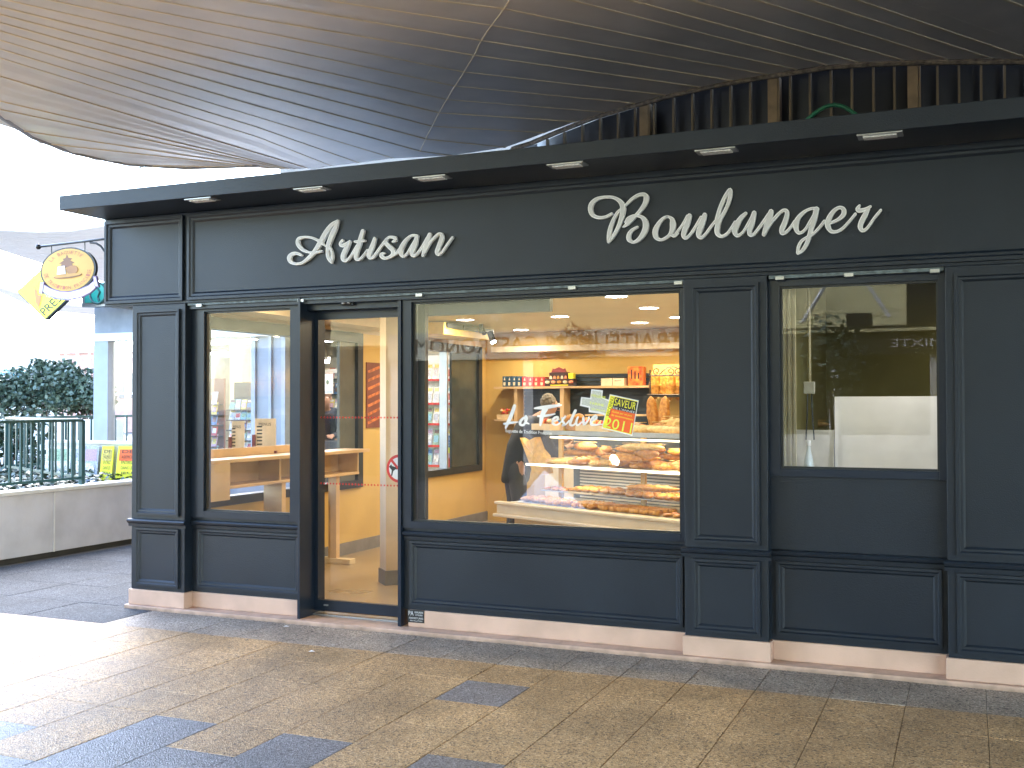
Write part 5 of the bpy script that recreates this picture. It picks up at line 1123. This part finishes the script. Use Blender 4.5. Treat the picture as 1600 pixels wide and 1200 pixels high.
rack("card_rack", "wire rack of greeting cards behind the left window", 358, 394, [640, 656, 672, 688, 703, 720], 4.75, 4, .12, False, blackm, .13, [4, 6, 7, 5, 9, 0, 3], "wire card rack")
# shelves of paper goods at the back of the newsagent (seen through door)
rack("magazine_rack", "tall shelf of small goods behind the clerk seen through the glass door", 470, 540, [592, 616, 640, 664], 8.6, 8, .1, False, nyl, .18, [0, 3, 7, 1, 5, 2], "rack behind the clerk")
NB("wall_beam", aty(480, 580, 8.2).x, aty(560, 580, 8.2).x, 8.2, 8.3, aty(500, 583, 8.2).z, aty(500, 577, 8.2).z, m=whitep)
# newsagent counter and hanging poster
a, b = aty(470, 700, 7.0), aty(545, 700, 7.0); tag(MB().box(a.x, b.x, 6.95, 7.5, .0505, 1.0, mat("counter_dark", (.06, .07, .09), .5)).build("newsagent_counter"), "dark counter of the newsagent in front of the clerk", "counter")
po = MB(); a, b = aty(504, 615, 6.5), aty(520, 584, 6.5); po.box(a.x, b.x, 6.5, 6.51, a.z, b.z, w_); po.ell(((a.x+b.x)/2, 6.497, (a.z+b.z)/2+.02), .025, .004, .035, 10, 6, mat("crest_green", (.06, .18, .14), .5)); po.box(a.x+.01, b.x-.01, 6.496, 6.4995, a.z+.015, a.z+.03, mat("print_blue", (.1, .25, .5), .5))
tag(po.build("notice_poster"), "white notice with a green crest hanging above the clerk", "poster")
# poster leaning in the side window: blue and yellow magazine poster
pm = thing("magazine_poster", "blue and yellow magazine advertisement standing in the side window of the newsagent", "poster", tuple(aty(701, 735, 6.3)))
f = bil(aty(687, 733, 6.3), aty(707, 736, 6.3), aty(713, 697, 6.3), aty(690, 696, 6.3)); mb = MB(); Bk = Vector((0, .02, 0)); O = lambda k: Vector((0, -.003*k, 0)); qq = [f(0, 0), f(1, 0), f(1, 1), f(0, 1)]
mb.add(qq+[q+Bk for q in qq], [(0, 1, 2, 3), (7, 6, 5, 4), (0, 4, 5, 1), (1, 5, 6, 2), (2, 6, 7, 3), (3, 7, 4, 0)], yl); panel(mb, sub(f, .1, .9, .06, .7), MATS["cover_8"], O(1)); panel(mb, sub(f, .1, .9, .72, .95), lime, O(1)); panel(mb, sub(f, .2, .8, .1, .5), redst, O(2)); mb.build("lower_sheet", parent=pm)
f = bil(aty(689, 698, 6.28), aty(716, 700, 6.28), aty(717, 682, 6.28), aty(689, 680, 6.28)); mb = MB(); qq = [f(0, 0), f(1, 0), f(1, 1), f(0, 1)]; mb.add(qq+[q+Bk*.5 for q in qq], [(0, 1, 2, 3), (7, 6, 5, 4), (0, 4, 5, 1), (1, 5, 6, 2), (2, 6, 7, 3), (3, 7, 4, 0)], mat("poster_blue", (.03, .18, .45), .4)); text_quad(mb, "Parisien", sub(f, .15, .85, .6, .9, O(1)), w_); text_quad(mb, "LOISIRS", sub(f, .3, .9, .15, .45, O(1)), w_); mb.build("upper_sheet", parent=pm)
# outdoor poster stand on the planter end, left of the corner
ps_ = thing("poster_stand", "low white stand holding tilted magazine posters outside the newsagent", "stand", (-10, 3.6, .6)); Ys = 3.55
a, b = aty(66, 692, Ys), aty(225, 692, Ys); MB().box(a.x, b.x, Ys+.02, Ys+.10, a.z-.0, a.z+.035, whitep).build("top_bar", parent=ps_)
MB().box(a.x, b.x, Ys+.06, Ys+.09, .30, a.z-.001, whitep).build("back_board", parent=ps_); MB().box(a.x, b.x, Ys-.1, Ys+.10, .26, .2995, whitep).build("foot_board", parent=ps_)
cols_ = [((70, 112), "cover_6", "cover_4"), ((114, 128), "cover_0", "cover_5"), ((130, 155), "cover_5", "cover_8"), ((157, 178), "print_yellow", "cover_3"), ((182, 215), "print_yellow", "print_orange")]
for i, ((u0, u1), m1, m2) in enumerate(cols_):
    f = bil(aty(u0-3, 757, Ys), aty(u1-5, 758, Ys), aty(u1, 697, Ys), aty(u0+3, 697, Ys)); mb = MB(); qq = [f(0, 0), f(1, 0), f(1, 1), f(0, 1)]; mb.add(qq+[q+Vector((0, .012, 0)) for q in qq], [(0, 1, 2, 3), (7, 6, 5, 4), (0, 4, 5, 1), (1, 5, 6, 2), (2, 6, 7, 3), (3, 7, 4, 0)], MATS[m1]); panel(mb, sub(f, .1, .9, .62, .92), MATS[m2], O(1)); 
    if i >= 3:
        for k, s_t in enumerate(["DE", "A DOMICILE", "ENTREZ", "DANS LE", "JEU"]): text_quad(mb, s_t, sub(f, .25, .85, .82-k*.14, .9-k*.14, O(2)), drk)
    else: panel(mb, sub(f, .2, .8, .2, .55), MATS["cover_0"], O(2))
    mb.build("poster", parent=ps_)
# ================================================================== PEOPLE
skin = mat("skin", (.42, .24, .17), .5); hairb = mat("brown_hair", (.10, .05, .03), .6, var=.4, scale=60); jk = mat("dark_jacket_cloth", (.009, .011, .016), .8, bump=.3, bscale=30); tr = mat("dark_trousers", (.02, .02, .025), .8)
def skinned(name, nodes, edges, m, parent, root, sub_=2):
    idx = {k: i for i, k in enumerate(nodes)}; me = bpy.data.meshes.new(name); me.from_pydata([nodes[k][0] for k in nodes], [(idx[a], idx[b]) for a, b in edges], []); me.materials.append(m)
    o = bpy.data.objects.new(name, me); COL.objects.link(o); o.parent = parent; o.matrix_parent_inverse = Matrix.Translation(-parent.location)
    sm = o.modifiers.new("skin", 'SKIN'); sm.use_smooth_shade = True
    for k, i in idx.items():
        r = nodes[k][1]; r = r if isinstance(r, tuple) else (r, r); me.skin_vertices[0].data[i].radius = r; me.skin_vertices[0].data[i].use_root = (k == root)
    s2 = o.modifiers.new("sub", 'SUBSURF'); s2.levels = sub_; s2.render_levels = sub_; return o
def hand(nodes, edges, wrist, at, d_, side):
    """five-finger hand; d_ pointing direction, side = thumb side"""
    d_ = Vector(d_).normalized(); s = Vector(side).normalized(); n_ = d_.cross(s); p = Vector(at); q = wrist+"_palm"
    nodes[q] = (tuple(p+d_*.05), (.030, .016)); edges.append((wrist, q))
    for i, L in enumerate((.075, .085, .08, .062)):
        b = p+d_*.085+s*(.030-.020*i); m_ = b+d_*L*.5+n_*.012; e = b+d_*L*.85+n_*.034; ks = [q+"f%d%s" % (i, c_) for c_ in "abc"]
        nodes[ks[0]] = (tuple(b), .010); nodes[ks[1]] = (tuple(m_), .0085); nodes[ks[2]] = (tuple(e), .007); edges += [(q, ks[0]), (ks[0], ks[1]), (ks[1], ks[2])]
    t1, t2 = p+d_*.04+s*.045, p+d_*.075+s*.060+n_*.02; nodes[q+"t1"] = (tuple(t1), .011); nodes[q+"t2"] = (tuple(t2), .009); edges += [(q, q+"t1"), (q+"t1", q+"t2")]
def face(parent, c, fwd, r=.105):
    """nose, eyes, ears"""
    f_ = Vector(fwd).normalized(); rt = f_.cross(Vector((0, 0, 1))).normalized(); up = rt.cross(f_); mb = MB(); c = Vector(c)
    mb.add([c+f_*r*.84+up*.022, c+f_*r*1.14-up*.020, c+f_*r*.86-up*.026+rt*.016, c+f_*r*.86-up*.026-rt*.016], [(0, 1, 2), (0, 3, 1), (1, 3, 2)], skin)
    for s in (-1, 1): mb.ell(c+f_*r*.84+rt*.032*s+up*.018, .012, .012, .009, 8, 6, w_); mb.ell(c+f_*r*.93+rt*.032*s+up*.018, .006, .006, .006, 6, 4, blackm); mb.ell(c+rt*r*.78*s, .012, .02, .03, 8, 6, skin)
    mb.obox(c+f_*r*.86-up*.05, rt, f_, up, .022, .006, .004, mat("lips", (.35, .10, .09), .5)); mb.build("face_features", parent=parent)
def person(label, base, yaw, lean, pose, hair, jacket, scale=1.0, legs=True, stoop=0.0, headturn=0.0):
    t = thing("person", label, "person", base, None); B = Vector(base); F = Vector((math.sin(yaw), math.cos(yaw), 0)); Rt = Vector((F.y, -F.x, 0)); Z = Vector((0, 0, 1))
    def L(r, f, z): return tuple(B+(Rt*r+F*f+Z*z)*scale)
    l1 = lean
    pel = (0, 0, .95); ch = (0, .42*math.sin(l1), .95+.42*math.cos(l1)); nk = (0, .60*math.sin(l1)+.02, .95+.58*math.cos(l1)); hd = (0, nk[1]+.11+stoop*.1, nk[2]+.15)
    n = {"pelvis": (L(*pel), .13), "waist": (L(0, .2*math.sin(l1), .95+.2), (.135, .11)), "chest": (L(*ch), (.165, .12)), "neck": (L(*nk), .058), "jaw": (L(hd[0], hd[1]-.01, hd[2]-.07), .066), "head": (L(*hd), (.082, .095)), "crown": (L(hd[0], hd[1]-.02, hd[2]+.075), (.062, .075))}
    e = [("pelvis", "waist"), ("waist", "chest"), ("chest", "neck"), ("neck", "jaw"), ("jaw", "head"), ("head", "crown")]
    for s, nm in ((-1, "l"), (1, "r")):
        sh = (s*.19, ch[1]+.05*math.sin(l1), ch[2]+.08); el, wr, hdv = pose[nm]
        n["sh"+nm] = (L(*sh), .06); n["el"+nm] = (L(*el), .043); n["wr"+nm] = (L(*wr), (.028, .022)); e += [("chest", "sh"+nm), ("sh"+nm, "el"+nm), ("el"+nm, "wr"+nm)]
        d_ = Rt*hdv[0]+F*hdv[1]+Z*hdv[2]; hand(n, e, "wr"+nm, n["wr"+nm][0], d_, Rt*(-s)+Z*.4)
        if legs:
            n["hip"+nm] = (L(s*.10, 0, .88), .095); n["kn"+nm] = (L(s*.11, .03, .49), .062); n["an"+nm] = (L(s*.11, -.02, .09), .042); n["to"+nm] = (L(s*.13, .15, .04), (.042, .03)); e += [("pelvis", "hip"+nm), ("hip"+nm, "kn"+nm), ("kn"+nm, "an"+nm), ("an"+nm, "to"+nm)]
    skinned("body", n, e, skin, t, "pelvis"); face(t, n["head"][0], F*1.0+Rt*headturn, .105*scale)
    # jacket
    jw = .045 if legs and stoop > .55 else .03
    jn = {k: (n[k][0], tuple(x+jw for x in (n[k][1] if isinstance(n[k][1], tuple) else (n[k][1], n[k][1])))) for k in ("pelvis", "waist", "chest", "shl", "shr", "ell", "elr")}
    jn["hem"] = (L(0, .0, .74), (.13, .12)); jn["collar"] = (tuple(Vector(n["neck"][0])-Vector(L(0, .02, .0))*0+Vector((0, 0, -.02))), (.10, .095))
    for nm in "lr": w = Vector(n["wr"+nm][0]); q = Vector(n["el"+nm][0]); jn["cuff"+nm] = (tuple(q.lerp(w, .9)), .045)
    skinned("jacket", jn, [("hem", "pelvis"), ("pelvis", "waist"), ("waist", "chest"), ("chest", "collar"), ("chest", "shl"), ("chest", "shr"), ("shl", "ell"), ("shr", "elr"), ("ell", "cuffl"), ("elr", "cuffr")], jacket, t, "pelvis")
    if legs:
        tn = {k: (n[k][0], tuple(x+.018 for x in (n[k][1] if isinstance(n[k][1], tuple) else (n[k][1], n[k][1])))) for k in ("pelvis", "hipl", "hipr", "knl", "knr", "anl", "anr")}
        tn["tw"] = (L(0, .05, 1.03), (.125, .105)); skinned("trousers", tn, [("tw", "pelvis"), ("pelvis", "hipl"), ("pelvis", "hipr"), ("hipl", "knl"), ("hipr", "knr"), ("knl", "anl"), ("knr", "anr")], tr, t, "pelvis")
        for nm in "lr": a_, b_ = Vector(n["an"+nm][0]), Vector(n["to"+nm][0]); sh_ = MB(); sh_.ell((a_+b_)/2-Vector((0, 0, .03)), .055, .055, .04, 10, 6, blackm); sh_.ell(b_, .05, .05, .035, 10, 6, blackm); sh_.ell(a_-Vector((0, 0, .045)), .05, .05, .04, 10, 6, blackm); sh_.build("shoe", parent=t, smooth=True)
    # hair cap: covers top, back and sides
    hb_ = MB(); h0 = Vector(n["head"][0]); 
    hb_.ell(h0+Vector((0, 0, .034))-F*.026, .092*scale, .098*scale, .098*scale, 16, 10, hair)
    for k in range(70):
        a_ = R_.uniform(0, 6.283); b_ = R_.uniform(-.1, 1.5); d_ = Vector((math.cos(a_)*math.cos(b_), math.sin(a_)*math.cos(b_), math.sin(b_)))
        if d_.dot(F) > .35 and b_ < .9: continue
        hb_.ell(h0+Vector((0, 0, .034))-F*.026+Vector((d_.x*.084, d_.y*.09, d_.z*.088))*scale, .018, .022, .018, 6, 4, hair)
    hb_.build("hair", parent=t, smooth=True); return t, n
cust_base = (-4.36, 3.86, ZF)
caps = mat("greying_hair", (.14, .12, .09), .7, var=.4, scale=50)
person("customer in dark jacket with greying hair leaning over the counter's left end", cust_base, math.radians(52), .42, {"l": ((-.22, .42, 1.12), (-.08, .62, 1.22), (.2, 1, 0)), "r": ((.30, .36, 1.05), (.16, .58, 1.16), (-.2, 1, .1))}, caps, jk, .91, True, .6)
pbg = thing("paper_bag", "crumpled golden paper bag held by the customer at the counter", "paper bag", tuple(aty(850, 700, 3.4)))
mb = MB(); Yg = 3.42
pts = [(812, 684), (822, 690), (836, 683), (843, 702), (852, 712), (856, 740), (842, 742), (832, 738), (824, 716)]
fr_ = [aty(u, v, Yg+.03*math.sin(i*2)) for i, (u, v) in enumerate(pts)]; bk_ = [p+Vector((.03, .07, 0)) for p in fr_]; k = len(pts)
cc = sum(fr_, Vector())/k+Vector((0, -.03, 0)); mb.add(fr_+bk_+[cc], [(i, (i+1) % k, 2*k) for i in range(k)]+[(i, (i+1) % k, k+(i+1) % k, k+i) for i in range(k)]+[tuple(range(k, 2*k))[::-1]], mat("golden_paper", (.62, .36, .06), .6, var=.2, scale=14)); mb.build("bag", parent=pbg)
bb = aty(511, 700, 7.75); person("newsagent clerk with brown hair in a dark jacket leaning over the counter", (bb.x, 7.75, .05), math.radians(150), .5, {"l": ((-.26, .40, 1.06), (-.10, .62, 1.04), (.1, 1, 0)), "r": ((.26, .40, 1.06), (.10, .62, 1.04), (-.1, 1, 0))}, hairb, mat("clerk_jacket", (.02, .028, .05), .8), .98, True, .5)
# ================================================================== OPPOSITE SIDE OF THE PASSAGE (behind the viewer, seen as reflections)
OY = -12.2
ob = thing("opposite_building", "pale yellow building with shop signs across the passage", "building", (-4, OY, 0)); pyl = mat("opposite_yellow_render", (.80, .72, .38), .8, var=.06)
def OB(name, *a, m=pyl, **k): return MB().box(*a, m).build(name, parent=ob, **k)
OB("wall", -16, 6, OY-6, OY, 2.735, 5.4); OB("wall", -16, 6, OY-6, OY-1.2, 0, 2.7345, m=mat("opposite_shop_dark", (.08, .09, .07), .4))
OB("sign_band", -4.0, 1.5, OY-.05, OY+.08, 2.35, 2.73, m=darkm); OB("lower_wall", -4.0, 1.5, OY-.4, OY-.1, 0, 1.0, m=whitep)
OB("sign_band", -10.8, -4.4, OY+.001, OY+.08, 2.40, 2.94, m=mat("cream_sign_board", (.72, .68, .50), .6))
for (x0, x1) in ((-10.8, -10.5), (-4.6, -4.4), (-7.8, -7.6), (1.5, 1.8), (-2.2, -2.05), (-.6, -.5)): OB("pillar", x0, x1, OY-.5, OY-.0, 0, 2.73 if x0 > -4.3 else 2.395, m=whitep)
OB("window", -1.9, -1.5, OY+.001, OY+.02, 2.84, 3.05, m=darkm); OB("window", -.95, .8, OY+.001, OY+.02, 2.84, 4.2, m=darkm)
for (xa, za, xb, zb2) in ((-2.6, 2.9, -2.1, 3.7), (-1.7, 3.75, -1.2, 2.95)): MB().tube([(xa, OY+.25, za), (xb, OY+.25, zb2)], .035, 6, whitep).build("brace", parent=ob)
OB("ledge_rail", -4.0, 1.5, OY+.1, OY+.2, 2.78, 2.82, m=darkm)
def backtext(s, x_start, x_end, z0, z1, y, m):
    f = lambda u, v: Vector((x_start+(x_end-x_start)*u, y, z0+(z1-z0)*v)); mb = MB(); text_quad(mb, s, f, m); mb.build("sign_text", parent=ob)
backtext("COIFFURE MIXTE", 1.0, -1.2, 2.47, 2.60, OY+.084, w_); backtext("TRAITEUR LAI GASTRONOMIE", -4.7, -10.4, 2.52, 2.82, OY+.084, mat("sign_dark_letters", (.10, .07, .03), .5))
for k in range(3):
    x = -6.2+k*2.1; tt_ = thing("potted_tree", ["bushy potted tree across the passage, in front of the cream sign", "bushy potted tree across the passage, between the two shops", "bushy potted tree across the passage, in front of the hairdresser"][k], "tree", (x, OY+1.6, 0))
    MB().lathe([(.22, 0), (.30, .45), (.32, .5), (.26, .5)], (x, OY+1.6, 0), 16, mat("terracotta", (.35, .14, .07), .7)).build("pot", parent=tt_); MB().tube([(x, OY+1.6, .4), (x+.04, OY+1.6, 1.2), (x, OY+1.62, 2.0)], [.04, .03, .02], 8, bark).build("trunk", parent=tt_)
    mb = MB()
    for i in range(900):
        d_ = Vector((R_.gauss(0, 1), R_.gauss(0, 1), R_.gauss(0, 1))).normalized()*R_.uniform(.3, 1); p = Vector((x+d_.x*.6, OY+1.6+d_.y*.5, 2.15+d_.z*.8)); a = Vector((R_.gauss(0, 1), R_.gauss(0, 1), R_.gauss(0, .6))).normalized(); b = a.cross(Vector((R_.gauss(0, 1), R_.gauss(0, 1), R_.gauss(0, 1)))).normalized()
        mb.add([p, p+a*.06+b*.03, p+a*.13, p+a*.06-b*.03], [(0, 1, 2), (0, 2, 3)], lf1)
    mb.build("crown", parent=tt_)
wv = thing("white_kiosk", "low white kiosk cabinet across the passage", "kiosk", (-5.2, OY+2.6, 0)); MB().box(-6.3, -4.1, OY+2.4, OY+3.2, 0, 1.15, whitep).build("body", parent=wv, bevel=.02); MB().box(-6.4, -4.0, OY+2.3, OY+3.3, 1.1505, 1.2, steel).build("top", parent=wv)

for k, (u, v) in enumerate(((487, 1018), (447, 979))):
    p = atz(u, v, .004); mb = MB(); mb.add([(p.x-.018, p.y-.012, .004), (p.x+.012, p.y-.016, .008), (p.x+.02, p.y+.010, .004), (p.x-.01, p.y+.014, .010)], [(0, 1, 2, 3)], w_)
    tag(mb.build("paper_scrap"), ["small white paper scrap lying on the grey paving near the door", "tiny white paper scrap on the paving below the left panel"][k], "litter")
